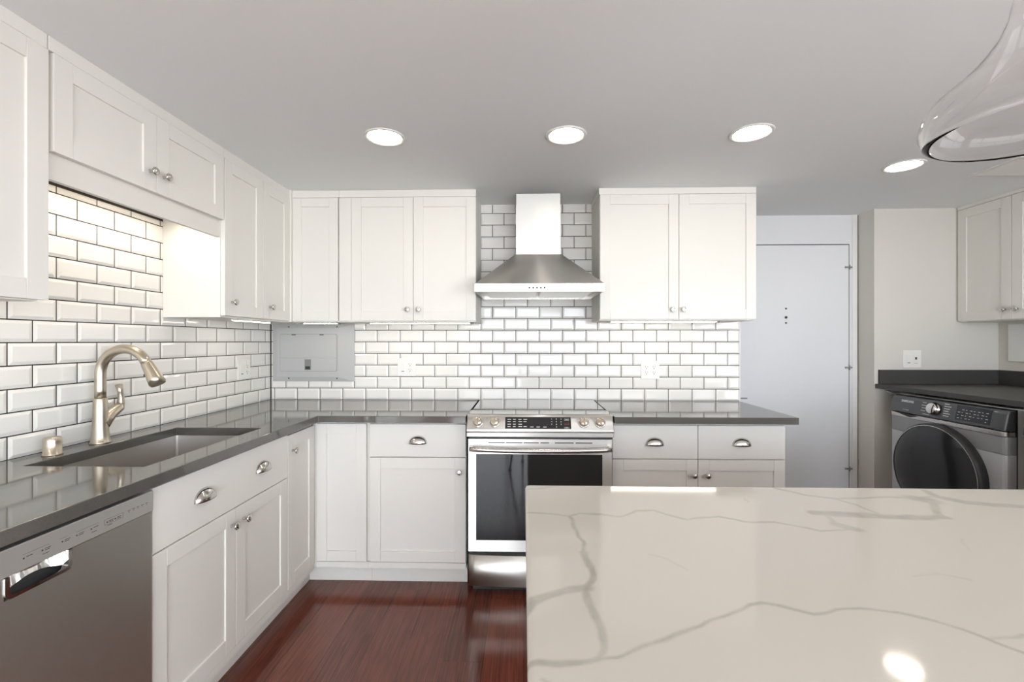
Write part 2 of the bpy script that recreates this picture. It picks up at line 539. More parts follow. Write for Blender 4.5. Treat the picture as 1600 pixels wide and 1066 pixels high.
def carcass(parent, x0, x1, z0, z1, depth, y0=0.0205, hollow=False, t=0.016, m='paint'):
    mb = MB()
    if not hollow:
        mb.box(x0, y0, z0, x1, depth, z1)
    else:
        mb.box(x0, y0, z0, x0 + t, depth, z1)
        mb.box(x1 - t, y0, z0, x1, depth, z1)
        mb.box(x0 + t, y0, z0, x1 - t, depth, z0 + t)
        mb.box(x0 + t, depth - 0.006, z0 + t, x1 - t, depth, z1)
    return mb.build('carcass', m, parent)

def base_plinth(parent, x0, x1, yt=0.065, zr=0.10, zd=0.131, xt=None):
    """bottom rail just under the doors and the set back toe board"""
    mb = MB()
    mb.box(x0, 0.003, zr, x1, 0.04, zd)
    mb.box(x0 if xt is None else xt, yt, 0.0, x1, yt + 0.016, zr + 0.005)
    mb.build('toe_kick', 'paint', parent, 0.0008)

# ---- base cabinets. local x origin at the cabinet's left end, z from the floor
ZD0, ZD1, ZB = 0.134, 0.862, 0.8785       # bottom and top of the fronts, top of the boxes
Y_BASE, X_BASE = 2.345, -1.100
DEP_B = YB - Y_BASE - 0.004
DEP_L = X_BASE - XL - 0.004

# sink base on the left wall
Y0s, Y1s = 1.297, 2.064
t = thing('base_cabinet', 'white sink base cabinet with two cup pulls and two doors, beside the dishwasher', 'cabinet', (X_BASE, Y0s, 0), FACE_LEFT, 'white base cabinets')
w = Y1s - Y0s
carcass(t, 0, w, 0.10, ZB, DEP_L, hollow=True)
base_plinth(t, 0, w)
MB().box(0.016, 0.0205, 0.655, w - 0.016, 0.035, 0.675).box(0.016, 0.0205, 0.862, w - 0.016, 0.035, ZB).build('face_rail', 'paint', t)
d = slab('drawer', t, 0.002, 0.665, w - 0.002, ZD1)
cup_pull(d, 1.516 - Y0s, 0.772); cup_pull(d, 1.862 - Y0s, 0.772)
mid = 1.688 - Y0s
d = shaker('door', t, 0.002, ZD0, mid - 0.0015, 0.661); knob(d, mid - 0.028, 0.603)
d = shaker('door', t, mid + 0.0015, ZD0, w - 0.002, 0.661); knob(d, mid + 0.046, 0.603)

# narrow base beside the corner, left wall
w = Y_BASE - 0.012 - Y1s
t = thing('base_cabinet', 'narrow white single-door base cabinet between the sink base and the corner', 'cabinet', (X_BASE, Y1s + 0.001, 0), FACE_LEFT, 'white base cabinets')
MB().box(0, 0.0205, 0.10, w, DEP_L, ZB).build('carcass', 'paint', t)
base_plinth(t, 0, w)
box_obj('toe_return', 'paint', t, w, 0.065, 0.0, w + 0.082, 0.08, 0.105)
d = shaker('door', t, 0.003, ZD0, w - 0.002, ZD1 - 0.006); knob(d, 0.040, 0.779)

# corner unit on the back wall: full height narrow door without a knob
x0 = -1.098
t = thing('base_cabinet', 'white corner base cabinet with one tall narrow door and no knob', 'cabinet', (x0, Y_BASE, 0), FACE_BACK, 'white base cabinets')
w = 0.277
carcass(t, 0.003, w, 0.10, ZB, DEP_B)
base_plinth(t, 0.0, w, xt=-0.0655)
box_obj('corner_filler', 'paint', t, -0.018, 0.001, 0.10, 0.0005, 0.045, ZB)
shaker('door', t, 0.001, ZD0, 0.268, ZD1, st=0.055)

x0 = -0.8205
w = 0.519
t = thing('base_cabinet', 'white base cabinet with one wide drawer over one door, left of the oven', 'cabinet', (x0, Y_BASE, 0), FACE_BACK, 'white base cabinets')
carcass(t, 0, w, 0.10, ZB, DEP_B)
base_plinth(t, 0, w)
d = slab('drawer', t, 0.009, 0.690, w - 0.002, ZD1); cup_pull(d, -0.556 - x0, 0.778)
d = shaker('door', t, 0.009, ZD0, w - 0.002, 0.685); knob(d, -0.336 - x0, 0.612)

x0 = 0.461
w = 0.890
t = thing('base_cabinet', 'white base cabinet with two drawers and two doors, right of the oven', 'cabinet', (x0, Y_BASE, 0), FACE_BACK, 'white base cabinets')
carcass(t, 0, w + 0.004, 0.10, ZB, DEP_B)
base_plinth(t, 0, w)
for a, c, kx, pxx in ((0.002, 0.4415, 0.879, 0.681), (0.4445, w - 0.002, 0.948, 1.127)):
    d = slab('drawer', t, a, 0.688, c, ZD1); cup_pull(d, pxx - x0, 0.776)
    d = shaker('door', t, a, ZD0, c, 0.684); knob(d, kx - x0, 0.606)

# ---- wall cabinets, origin at the left end at floor level
Y_UP, X_UP = 2.614, -1.376
ZU0, ZU1 = 1.418, 2.145
def crown(parent, x0, x1, depth, y0=0.004, z0=ZU1 + 0.003, ends=(0, 0)):
    MB().box(x0 - ends[0], y0, z0, x1 + ends[1], depth, CEIL - 0.0005).build('top_trim', 'paint', parent, 0.0012)

DU = YB - Y_UP - 0.002
DUL = X_UP - XL - 0.002

# left wall, nearest the camera
ya, yb = 0.74, 1.264
t = thing('wall_cabinet', 'tall white wall cabinet at the left edge, nearest the camera above the dishwasher', 'cabinet', (X_UP, ya, 0), FACE_LEFT, 'white wall cabinets')
carcass(t, 0, yb - ya - 0.012, ZU0 - 0.004, ZU1 + 0.003, DUL)
d = shaker('door', t, 0.002, ZU0, yb - ya, ZU1)
knob(d, 0.035, ZU0 + 0.066)
crown(t, 0, yb - ya, DUL)

# left wall, over the sink
ya, yb = 1.268, 2.026
w = yb - ya
t = thing('wall_cabinet', 'short two-door white wall cabinet with a valance above the sink', 'cabinet', (X_UP, ya, 0), FACE_LEFT, 'white wall cabinets')
carcass(t, -0.003, w, 1.862, ZU1 + 0.003, DUL)
mid = 1.648 - ya
d = shaker('door', t, 0.010, 1.856, mid - 0.0015, ZU1); knob(d, 1.616 - ya, 1.926)
d = shaker('door', t, mid + 0.0015, 1.856, w - 0.002, ZU1); knob(d, 1.679 - ya, 1.926)
box_obj('valance', 'paint', t, -0.003, 0.022, 1.778, w, 0.040, 1.862, bevel=0.001)
crown(t, 0.0, w, DUL)

# left wall corner pair
ya, yb = 2.028, Y_UP
w = yb - ya
t = thing('wall_cabinet', 'tall two-door white wall cabinet on the left wall, in the corner past the sink', 'cabinet', (X_UP, ya, 0), FACE_LEFT, 'white wall cabinets')
carcass(t, 0, w + 0.30, ZU0 - 0.008, ZU1 + 0.003, DUL, t=0.016)
for a, c, kx in ((0.003, 0.305, 0.052), (0.309, w - 0.012, 0.369)):
    d = shaker('door', t, a, ZU0, c, ZU1, st=0.055); knob(d, kx, ZU0 + 0.065)
crown(t, 0, w, DUL)

# back wall, blind corner door
x0 = X_UP + 0.001
t = thing('wall_cabinet', 'narrow white corner wall cabinet without a knob above the grey breaker panel', 'cabinet', (x0, Y_UP, 0), FACE_BACK, 'white wall cabinets')
carcass(t, 0.003, 0.2865, ZU0 - 0.006, ZU1 + 0.003, DU)
shaker('door', t, 0.010, ZU0, 0.280, ZU1, st=0.052)
box_obj('corner_filler', 'paint', t, -0.019, -0.0110, ZU0 - 0.004, 0.0088, 0.018, CEIL - 0.0006)
crown(t, 0.004, 0.2865, DU)

x0 = -1.0875
xe = -0.278
t = thing('wall_cabinet', 'two-door white wall cabinet left of the range hood', 'cabinet', (x0, Y_UP, 0), FACE_BACK, 'white wall cabinets')
carcass(t, 0, xe - x0, ZU0 - 0.006, ZU1 + 0.003, DU)
MB().box(0.0, 0.002, ZU0, 0.072, 0.020, ZU1).build('filler_strip', 'paint', t, 0.001)
d = shaker('door', t, 0.074, ZU0, 0.4385, ZU1); knob(d, -0.680 - x0, 1.484)
d = shaker('door', t, 0.4415, ZU0, xe - x0 - 0.001, ZU1); knob(d, -0.616 - x0, 1.484)
crown(t, 0, xe - x0, DU)

x0, xe = 0.443, 1.340
t = thing('wall_cabinet', 'two-door white wall cabinet right of the range hood, beside the flat door', 'cabinet', (x0, Y_UP, 0), FACE_BACK, 'white wall cabinets')
carcass(t, 0, xe - x0, ZU0 + 0.002, ZU1 + 0.007, DU)
mid = 0.4555
d = shaker('door', t, 0.002, ZU0 + 0.008, mid - 0.0015, ZU1 + 0.005); knob(d, 0.861 - x0, 1.482)
d = shaker('door', t, mid + 0.0015, ZU0 + 0.008, xe - x0 - 0.001, ZU1 + 0.005); knob(d, 0.923 - x0, 1.482)
crown(t, -0.004, xe - x0 + 0.001, DU, z0=ZU1 + 0.008)

# laundry wall cabinet faces left
X_LC = 2.895
yfar = 3.066
t = thing('wall_cabinet', 'two-door white wall cabinet above the laundry machines', 'cabinet', (X_LC, yfar, 0), FACE_RIGHT, 'white wall cabinets')
carcass(t, 0, 0.665, 1.424, 2.168, XR - X_LC - 0.003)
d = shaker('door', t, 0.002, 1.430, 0.330, 2.166); knob(d, 0.298, 1.490)
d = shaker('door', t, 0.333, 1.430, 0.663, 2.166); knob(d, 0.366, 1.490)
crown(t, 0, 0.665, XR - X_LC - 0.003, y0=-0.001, z0=2.169)

# ------------------------------------------------------------------ countertops
CT, CB = 0.914, 0.8795
SX0, SX1, SY0, SY1 = -1.548, -1.163, 1.345, 1.958        # sink cut-out
XF, YF = -1.060, 2.285
c = MB()
Y_END = 0.66
# L-shaped slab with the sink cut-out, as a ring of blocks merged on a grid
xs = [XL + 0.001, SX0, SX1, XF, -0.2955]
ys = [Y_END, SY0, SY1, YF, YB - 0.001]
solid = set()
for i in range(4):
    for j in range(4):
        if i == 3 and j < 3: continue
        if i == 1 and j == 1: continue
        solid.add((i, j))
vcache = {}
def gv(i, j, z):
    k = (i, j, z)
    if k not in vcache: vcache[k] = c.bm.verts.new((xs[i], ys[j], z))
    return vcache[k]
for (i, j) in solid:
    c.bm.faces.new([gv(i, j, CT), gv(i+1, j, CT), gv(i+1, j+1, CT), gv(i, j+1, CT)])
    c.bm.faces.new([gv(i, j, CB), gv(i, j+1, CB), gv(i+1, j+1, CB), gv(i+1, j, CB)])
    for (di, dj, a_, b_) in ((0, -1, (i, j), (i+1, j)), (1, 0, (i+1, j), (i+1, j+1)), (0, 1, (i+1, j+1), (i, j+1)), (-1, 0, (i, j+1), (i, j))):
        if (i+di, j+dj) not in solid:
            c.bm.faces.new([gv(*a_, CT), gv(*a_, CB), gv(*b_, CB), gv(*b_, CT)])
tag(c.build('countertop', 'counter', None, 0.002, 2), 'dark grey polished L-shaped countertop with the sink cut into it', 'countertop', 'dark grey countertops')
tag(box_obj('countertop', 'counter', None, 0.4625, YF, CB, 1.383, YB - 0.001, CT, bevel=0.002),
    'short dark grey polished countertop right of the range, its end overhanging', 'countertop', 'dark grey countertops')

# sink
t = thing('kitchen_sink', 'stainless undermount kitchen sink set in the left countertop', 'sink', ((SX0+SX1)/2, (SY0+SY1)/2, 0.66))
sx, sy = (SX1-SX0)/2 + 0.004, (SY1-SY0)/2 + 0.004
def rect_ring(mb, hx, hy, z, r, n=5):
    return [mb.bm.verts.new((p[0], p[1], z)) for p in rounded(-hx, -hy, hx, hy, r, n)]
s = MB()
rings_ = [rect_ring(s, sx + 0.02, sy + 0.02, 0.2185, 0.02), rect_ring(s, sx, sy, 0.2185, 0.012), rect_ring(s, sx - 0.004, sy - 0.004, 0.02, 0.012),
          rect_ring(s, sx - 0.012, sy - 0.012, 0.004, 0.012), rect_ring(s, sx - 0.03, sy - 0.03, 0.0, 0.012)]
for a_, b_ in zip(rings_[:-1], rings_[1:]):
    for k in range(len(a_)):
        l = (k+1) % len(a_)
        s.bm.faces.new([a_[k], a_[l], b_[l], b_[k]])
s.bm.faces.new(rings_[-1])
o = s.build('basin', 'sink_steel', t)
MB().lathe([(0, 0.0015), (0.02, 0.0015), (0.03, 0.003), (0.043, 0.004), (0.045, 0.0008)], 28, Matrix.Translation((-0.02, 0.10, 0))).build('drain', 'chrome', t)

# faucet
FX, FY = -1.601, 1.655
t = thing('faucet', 'brushed nickel gooseneck pull-down faucet behind the sink', 'faucet', (FX, FY, CT))
MB().lathe([(0, 0), (0.032, 0), (0.032, 0.004), (0.0295, 0.007), (0.0265, 0.03), (0.0238, 0.07), (0.0222, 0.11), (0.0215, 0.168), (0.0205, 0.170), (0, 0.170)], 36).build('body', 'warm_nickel', t)
pts = [(0, 0, 0.171), (0, 0, 0.20), (0, 0, 0.23)]
R_, zc = 0.094, 0.262
for k in range(0, 19):
    a = PI - k*(PI*0.86)/18
    pts.append((R_ + R_*math.cos(a), 0, zc + R_*math.sin(a)))
MB().tube(pts, 0.0175, 24).build('spout', 'warm_nickel', t)
pe = Vector(pts[-1]); dirn = (Vector(pts[-1]) - Vector(pts[-2])).normalized()
sp = [pe - dirn*0.003, pe + dirn*0.004, pe + dirn*0.03, pe + dirn*0.065, pe + dirn*0.085, pe + dirn*0.0855, pe + dirn*0.091]
sh = MB().tube(sp, [0.0178, 0.0190, 0.0215, 0.0255, 0.0275, 0.0245, 0.0245], 24).build('spray_head', 'warm_nickel', t)
bpos = pe + dirn*0.045
MB().lathe([(0, 0.0), (0.007, 0.0), (0.007, 0.006), (0.005, 0.0075), (0, 0.0075)], 14,
           Matrix.Translation(bpos + Vector((-0.0195, -0.004, -0.006))) @ Matrix.Rotation(-PI/2, 4, 'Y')).build('spray_button', 'dark_plastic', sh)
arm = [(0, 0.006, 0.070), (0, 0.024, 0.090), (0, 0.044, 0.106), (0, 0.064, 0.117), (0, 0.078, 0.124), (0, 0.086, 0.136)]
MB().tube(arm, [0.026, 0.0245, 0.0215, 0.0200, 0.0185, 0.013], 20).build('handle_hub', 'warm_nickel', t)
lev = [(0, 0.078, 0.122), (0, 0.086, 0.138), (0.001, 0.086, 0.160), (0.001, 0.083, 0.185), (0.001, 0.076, 0.213)]
MB().tube(lev, [0.013, 0.0135, 0.0105, 0.0095, 0.0125], 18).build('lever', 'warm_nickel', t)

tag(MB().lathe([(0, 0), (0.027, 0), (0.027, 0.004), (0.0245, 0.005), (0.0240, 0.045), (0.0235, 0.056), (0.020, 0.0605), (0, 0.062)], 32).build('air_gap_cap', 'warm_nickel', None, loc=(-1.598, 1.480, CT)),
    'small brushed nickel air gap cap on the counter, left of the faucet', 'air gap cap')

# ------------------------------------------------------------------ dishwasher (faces +X)
DWX = -1.090
y0, y1 = 0.690, 1.2945
t = thing('dishwasher', 'stainless dishwasher with pocket handle under the left counter', 'dishwasher', (DWX, y0, 0), FACE_LEFT)
w = y1 - y0
MB().box(0.004, 0.04, 0.10, w - 0.004, 0.56, 0.868).box(0.01, 0.075, 0.0, w - 0.01, 0.55, 0.10).build('tub', 'dark', t)
hx0, hx1, hz0, hz1 = 0.222, 0.362, 0.752, 0.800      # pocket
mb = MB()
mb.box(0.004, 0.0, 0.105, w - 0.009, 0.03, hz0)
mb.box(0.004, 0.0, hz0, hx0, 0.03, hz1)
mb.box(hx1, 0.0, hz0, w - 0.009, 0.03, hz1)
mb.build('door', 'dishwasher_steel', t)
box_obj('door_edge', 'panel_steel', t, w - 0.009, 0.001, 0.105, w - 0.005, 0.032, 0.800)
cp = MB().box(0.003, -0.002, 0.801, w - 0.004, 0.03, 0.861).build('control_panel', 'panel_steel', t, 0.002)
# pocket frame (U with rounded lower corners) and scoop
mb = MB()
outer = rounded(hx0, hz0, hx1, hz1, 0.014, 5, (1, 1, 0, 0))
inner = rounded(hx0 + 0.009, hz0 + 0.008, hx1 - 0.009, hz1 + 0.0, 0.008, 5, (1, 1, 0, 0))
n = len(outer)
Vf = [[mb.bm.verts.new((p[0], yy, p[1])) for p in ring] for ring, yy in ((outer, -0.003), (inner, -0.003), (inner, 0.028), (outer, 0.028))]
for r1, r2 in zip(Vf, Vf[1:] + Vf[:1]):
    for k in range(n):
        l = (k+1) % n
        if k == n - 2: continue            # open along the top
        mb.bm.faces.new([r1[k], r1[l], r2[l], r2[k]])
mb.build('pocket_frame', 'chrome', t)
mb = MB()
mb.box(hx0 + 0.004, 0.0285, hz0, hx1 - 0.004, 0.034, hz1 + 0.006)
pk = mb.build('pocket_back', 'dark', t)
mb = MB()
nn = 14
top, bot = [], []
for k in range(nn + 1):
    u = k / nn
    xx = hx0 + 0.0092 + (hx1 - hx0 - 0.0184)*u
    zz = hz0 + 0.012 + 0.016*math.sin(PI*u)
    bot.append(mb.bm.verts.new((xx, 0.014, zz))); top.append(mb.bm.verts.new((xx, 0.027, hz1 + 0.004)))
for k in range(nn):
    mb.bm.faces.new([bot[k], bot[k+1], top[k+1], top[k]])
mb.build('pocket_scoop', 'chrome', t)
# printed marks on the control strip: button rows, cycle names, a framed button group, status dots
mb = MB()
def mark(x0_, z0_, x1_, z1_): mb.box(x0_, -0.00225, z0_, x1_, -0.0015, z1_)
for k, x in enumerate((0.256, 0.294, 0.338, 0.372, 0.409, 0.452, 0.475)):
    mark(x, 0.8245, x + 0.0035, 0.8280)
    mark(x + 0.007, 0.8270, x + 0.020, 0.8285)
    if k in (1, 2, 3, 5, 6): mark(x + 0.007, 0.8235, x + 0.018, 0.8250)
    if k in (1, 4, 5): mark(x + 0.002, 0.8165, x + 0.016, 0.8178)
mark(0.256, 0.8345, 0.310, 0.8350); mark(0.334, 0.8345, 0.352, 0.8350); mark(0.372, 0.8345, 0.430, 0.8350)
for (a_, b_, c_, d_) in ((0.446, 0.8205, 0.500, 0.8210), (0.446, 0.8335, 0.500, 0.8340), (0.446, 0.8205, 0.4465, 0.8340), (0.4995, 0.8205, 0.500, 0.8340)): mark(a_, b_, c_, d_)
for k in range(5):
    x = 0.514 + 0.0145*k
    mark(x, 0.8315, x + 0.009, 0.8328); mark(x + 0.003, 0.8275, x + 0.006, 0.8290)
mb.build('control_markings', 'ink', cp)

# filler panel at the near end of the counter run, beyond the dishwasher
tag(box_obj('end_panel', 'paint', None, XL + 0.004, 0.664, 0.0, X_BASE + 0.01, 0.688, CB - 0.0005, bevel=0.001),
    'white end panel closing the left counter run beyond the dishwasher', 'panel')

# ------------------------------------------------------------------ range (faces -Y)
RX0, RX1 = -0.2855, 0.4525
RW = RX1 - RX0
t = thing('range', 'stainless slide-in electric range with glass cooktop and oven', 'range', (RX0, 2.285, 0))
MB().box(0.004, 0.03, 0.03, RW - 0.004, 0.625, 0.905).box(0.02, 0.06, 0.0, RW - 0.02, 0.60, 0.03).build('body', 'dark_plastic', t)
# cooktop: glass plate with a slightly bowed front edge, steel rim in front of it
arc = [(RW*(k/16), 0.186 + 0.010*math.sin(PI*k/16)) for k in range(17)]
mb = MB()
mb.prism([(0.006, 0.631)] + [(max(0.006, min(RW - 0.006, p[0])), p[1]) for p in arc] + [(RW - 0.006, 0.631)], 'z', 0.905, 0.9215)
mb.build('cooktop', 'cooktop_glass', t, 0.001)
mb = MB()
mb.prism([(-0.006, 0.030)] + [(-0.006, 0.17)] + [(p[0], p[1] - 0.004) for p in arc] + [(RW + 0.006, 0.17), (RW + 0.006, 0.030)], 'z', 0.907, 0.9200)
mb.build('front_rim', 'chrome', t, 0.003)
# slanted control panel
prof = [(0.034, 0.921), (0.026, 0.918), (-0.006, 0.848), (-0.007, 0.838), (-0.002, 0.834), (0.0, 0.809), (0.05, 0.809), (0.05, 0.921)]
cpn = MB().prism(prof, 'x', -0.006, RW + 0.006).build('control_panel', 'steel_vertical', t, 0.003)
SL = math.atan2(0.032, 0.070)                   # lean of the panel
def on_panel(x, z, off=0.0):
    f_ = (z - 0.848) / 0.070
    y = -0.006 + 0.032*f_
    return Vector((x, y - off*math.cos(SL), z + off*math.sin(SL)))
PR = Matrix.Rotation(-SL, 4, 'X')
def panel_box(mb, x0_, z0_, x1_, z1_, off0, off1):
    p = [on_panel(x, z, o_) for o_ in (off0, off1) for (x, z) in ((x0_, z0_), (x1_, z0_), (x1_, z1_), (x0_, z1_))]
    v = [mb.bm.verts.new(q) for q in p]
    for q in ((0,3,2,1),(4,5,6,7),(0,1,5,4),(1,2,6,5),(2,3,7,6),(3,0,4,7)): mb.bm.faces.new([v[i] for i in q])
dx0, dx1 = -0.094 - RX0, 0.242 - RX0
mb = MB(); panel_box(mb, dx0, 0.853, dx1, 0.908, -0.002, 0.0012)
disp = mb.build('display', 'black_glass', cpn)
mb = MB()
for cix, xx in enumerate((0.012, 0.040, 0.068, 0.094)):
    for rz_ in (0.897, 0.886, 0.874, 0.863):
        if (cix, rz_) == (3, 0.874): continue
        panel_box(mb, dx0 + xx, rz_ - 0.0013, dx0 + xx + random.uniform(0.013, 0.020), rz_ + 0.0013, 0.001, 0.0016)
for xx in (0.128, 0.160, 0.194):
    panel_box(mb, dx0 + xx, 0.860, dx0 + xx + 0.017, 0.8628, 0.001, 0.0016)
mb.build('display_markings', 'white_ink', disp)
rot_panel = (PI/2 - SL, 0, 0)
for i, ch in enumerate(('1', '2', '3', '4', '5', '6', '7', '8', '9', '0')):
    r_, q_ = divmod(i, 3)
    if ch == '0': r_, q_ = 3, 1
    text_mesh('keypad_digit', ch, 0.0085, 'white_ink', disp, on_panel(dx0 + 0.238 + 0.024*q_, 0.899 - 0.0125*r_, 0.0014), rot_panel, 'CENTER', 0.0002)
for zz in (0.896, 0.858):
    mb = MB()
    for (a_, b_, c_, d_) in ((0.302, -0.004, 0.326, -0.0033), (0.302, 0.0033, 0.326, 0.004), (0.302, -0.004, 0.3027, 0.004), (0.3253, -0.004, 0.326, 0.004)):
        panel_box(mb, dx0 + a_, zz + b_, dx0 + c_, zz + d_, 0.001, 0.0016)
    panel_box(mb, dx0 + 0.307, zz - 0.001, dx0 + 0.321, zz + 0.001, 0.001, 0.0016)
    mb.build('button_frame', 'white_ink', disp)
mb = MB(); zz = 0.877
for (a_, b_, c_, d_) in ((0.302, -0.004, 0.326, -0.0033), (0.302, 0.0033, 0.326, 0.004), (0.302, -0.004, 0.3027, 0.004), (0.3253, -0.004, 0.326, 0.004)):
    panel_box(mb, dx0 + a_, zz + b_, dx0 + c_, zz + d_, 0.001, 0.0016)
mb.build('button_frame', 'red_ink', disp)
for xx in (-0.190, -0.168, 0.286, 0.345, 0.366):
    mb = MB()
    panel_box(mb, xx - RX0, 0.902, xx - RX0 + 0.003, 0.9045, -0.001, 0.0004)
    mb.build('burner_mark', 'ink', cpn)
for kx in (-0.2335, -0.148, 0.3065, 0.3905):
    base = Matrix.Translation(on_panel(kx - RX0, 0.881, 0.0)) @ Matrix.Rotation(PI/2 - SL, 4, 'X')
    k = MB().lathe([(0, 0), (0.028, 0), (0.028, 0.004), (0.0262, 0.010), (0.022, 0.012), (0.0215, 0.008), (0, 0.008)], 32, base).build('burner_knob', 'chrome', cpn)
    g_ = MB()
    g_.lathe([(0.0205, 0.008), (0.0195, 0.026), (0.0180, 0.028), (0, 0.0285)], 28, base)
    grip = g_.build('knob_cap', 'warm_nickel', k)
    g_ = MB().box(-0.0045, -0.0185, 0.026, 0.0045, 0.0185, 0.036)
    bmesh.ops.transform(g_.bm, matrix=base, verts=g_.bm.verts)
    g_.build('knob_grip', 'warm_nickel', k, 0.0015)
# oven door
mb = MB()
fx0, fx1, fz0, fz1 = 0.003, RW - 0.003, 0.224, 0.799
wx0, wx1, wz0, wz1 = 0.043, RW - 0.052, 0.282, 0.722
mb.box(fx0, 0.0, fz0, wx0, 0.03, fz1); mb.box(wx1, 0.0, fz0, fx1, 0.03, fz1)
mb.box(wx0, 0.0, fz0, wx1, 0.03, wz0); mb.box(wx0, 0.0, wz1, wx1, 0.03, fz1)
od = mb.build('oven_door', 'steel_vertical', t)
box_obj('oven_window', 'black_glass', od, wx0, 0.0015, wz0, wx1, 0.02, wz1)
mb = MB()
for a_, b_ in ((0.105, 0.190), (0.196, 0.280), (0.286, 0.363), (0.372, 0.415), (0.445, 0.540), (0.550, 0.635)):
    mb.box(a_, -0.0012, 0.779, b_, 0.004, 0.7835)
mb.build('vent_slots', 'dark', od)
hp = []
for k in range(17):
    u = k/16
    hp.append((0.014 + (RW - 0.028)*u, -0.045 - 0.012*math.sin(PI*u), 0.757 - 0.004*math.sin(PI*u)))
hd = MB().tube(hp, [0.011] + [0.0125]*15 + [0.011], 18)
for xx in (0.018, RW - 0.018):
    hd.box(xx - 0.009, -0.045, 0.747, xx + 0.009, 0.001, 0.767)
hd.build('handle', 'steel', od)
# storage drawer with a bowed face
pl = [(0.003, 0.030)] + [(0.003 + (RW - 0.006)*k/20, 0.012 - 0.017*math.sin(PI*k/20)**0.5) for k in range(21)] + [(RW - 0.003, 0.030)]
o = MB().prism(pl, 'z', 0.045, 0.203).build('storage_drawer', 'steel_vertical', t)
for p in o.data.polygons:
    if abs(p.normal.z) < 0.5: p.use_smooth = True

# ------------------------------------------------------------------ range hood
HX0, HX1, HY = -0.2665, 0.4395, 2.44
t = thing('range_hood', 'stainless chimney range hood on the tiled wall above the range', 'range hood', ((HX0+HX1)/2, YB - 0.0045, 1.57))
hw = (HX1 - HX0)/2
dp = -(YB - 0.0045 - HY)
mb = MB()
mb.box(-hw, dp, 0.0, hw, dp + 0.012, 0.043)
mb.box(-hw, dp + 0.012, 0.0, -hw + 0.010, 0.0, 0.043); mb.box(hw - 0.010, dp + 0.012, 0.0, hw, 0.0, 0.043)
mb.box(-hw + 0.010, -0.01, 0.0, hw - 0.010, 0.0, 0.043)
band = mb.build('canopy_band', 'steel', t)
cw0, cw1, cyf = -0.1325, 0.1365, 2.70 - (YB - 0.0045)
mb = MB()
A = [mb.bm.verts.new(p) for p in ((-hw, dp, 0.043), (hw, dp, 0.043), (hw, 0, 0.043), (-hw, 0, 0.043))]
B = [mb.bm.verts.new(p) for p in ((cw0 - 0.004, cyf - 0.004, 0.252), (cw1 + 0.004, cyf - 0.004, 0.252), (cw1 + 0.004, 0, 0.252), (cw0 - 0.004, 0, 0.252))]
mb.bm.faces.new(A[::-1]); mb.bm.faces.new(B)
for k in range(4): mb.bm.faces.new([A[k], A[(k+1) % 4], B[(k+1) % 4], B[k]])
mb.build('canopy', 'steel_vertical', t)
mb = MB()
mb.box(cw0, cyf, 0.252, cw1, -0.001, 0.545)
mb.box(cw0 + 0.002, cyf + 0.002, 0.545, cw1 - 0.002, -0.001, CEIL - 1.57 - 0.002)
mb.build('chimney', 'steel_vertical', t)
for a_, b_ in ((-hw + 0.045, -0.006), (0.006, hw - 0.045)):
    mb = MB()
    mb.box(a_, dp + 0.05, 0.012, b_, -0.05, 0.02)
    k = 0
    y_ = dp + 0.055
    while y_ < -0.06:
        mb.box(a_ + 0.006, y_, 0.008, b_ - 0.006, y_ + 0.006, 0.0125); y_ += 0.016
    mb.build('grease_filter', 'panel_steel', t)
box_obj('underside', 'panel_steel', t, -hw + 0.010, dp + 0.012, 0.020, hw - 0.010, -0.010, 0.026)
for k in range(5):
    MB().lathe([(0, 0), (0.005, 0), (0.005, 0.003), (0.004, 0.0038), (0, 0.0038)], 14,
               Matrix.Translation((-0.054 + 0.0205*k, dp, 0.020)) @ Matrix.Rotation(PI/2, 4, 'X')).build('button', 'dark_plastic', band)

# ------------------------------------------------------------------ breaker panel and outlets
t = thing('breaker_panel', 'grey metal breaker panel on the back wall in the corner', 'breaker panel', (-1.654, YB + 0.001, 1.034), FACE_BACK)
pw, ph = 0.543, 0.380
mb = MB()
iw0, iw1, iz0, iz1 = 0.054, 0.430, 0.068, 0.310
A = [(0, 0), (pw, 0), (pw, ph), (0, ph)]
I = [(0.03, 0.03), (pw - 0.10, 0.03), (pw - 0.10, ph - 0.03), (0.03, ph - 0.03)]
vb = [mb.bm.verts.new((p[0], 0.0, p[1])) for p in A]
va = [mb.bm.verts.new((p[0], -0.006, p[1])) for p in A]
vi = [mb.bm.verts.new((p[0], -0.014, p[1])) for p in I]
for k in range(4):
    l = (k+1) % 4
    mb.bm.faces.new([vb[k], vb[l], va[l], va[k]]); mb.bm.faces.new([va[k], va[l], vi[l], vi[k]])
mb.bm.faces.new(vi)
cover = mb.build('cover', 'breaker_grey', t)
mb = MB()
mb.prism(rounded(iw0 - 0.002, iz0 - 0.002, iw1 + 0.002, iz1 + 0.002, 0.012), 'y', -0.0135, -0.0145)
mb.build('door_gap', 'breaker_latch', t)
pd = MB().prism(rounded(iw0, iz0, iw1, iz1, 0.011), 'y', -0.0135, -0.0165).build('panel_door', 'breaker_grey', t)
box_obj('crease', 'breaker_latch', pd, iw0 + 0.001, -0.0167, 0.1545, iw1 - 0.001, -0.016, 0.1555)
la = box_obj('latch', 'breaker_latch', pd, 0.218, -0.0185, 0.076, 0.260, -0.016, 0.146, bevel=0.001)
box_obj('latch_slider', 'dark', la, 0.223, -0.0200, 0.080, 0.255, -0.018, 0.100, bevel=0.001)
for xx in (0.145, 0.330):
    box_obj('hinge', 'dark', t, xx - 0.014, -0.0172, 0.304, xx + 0.014, -0.0135, 0.309)
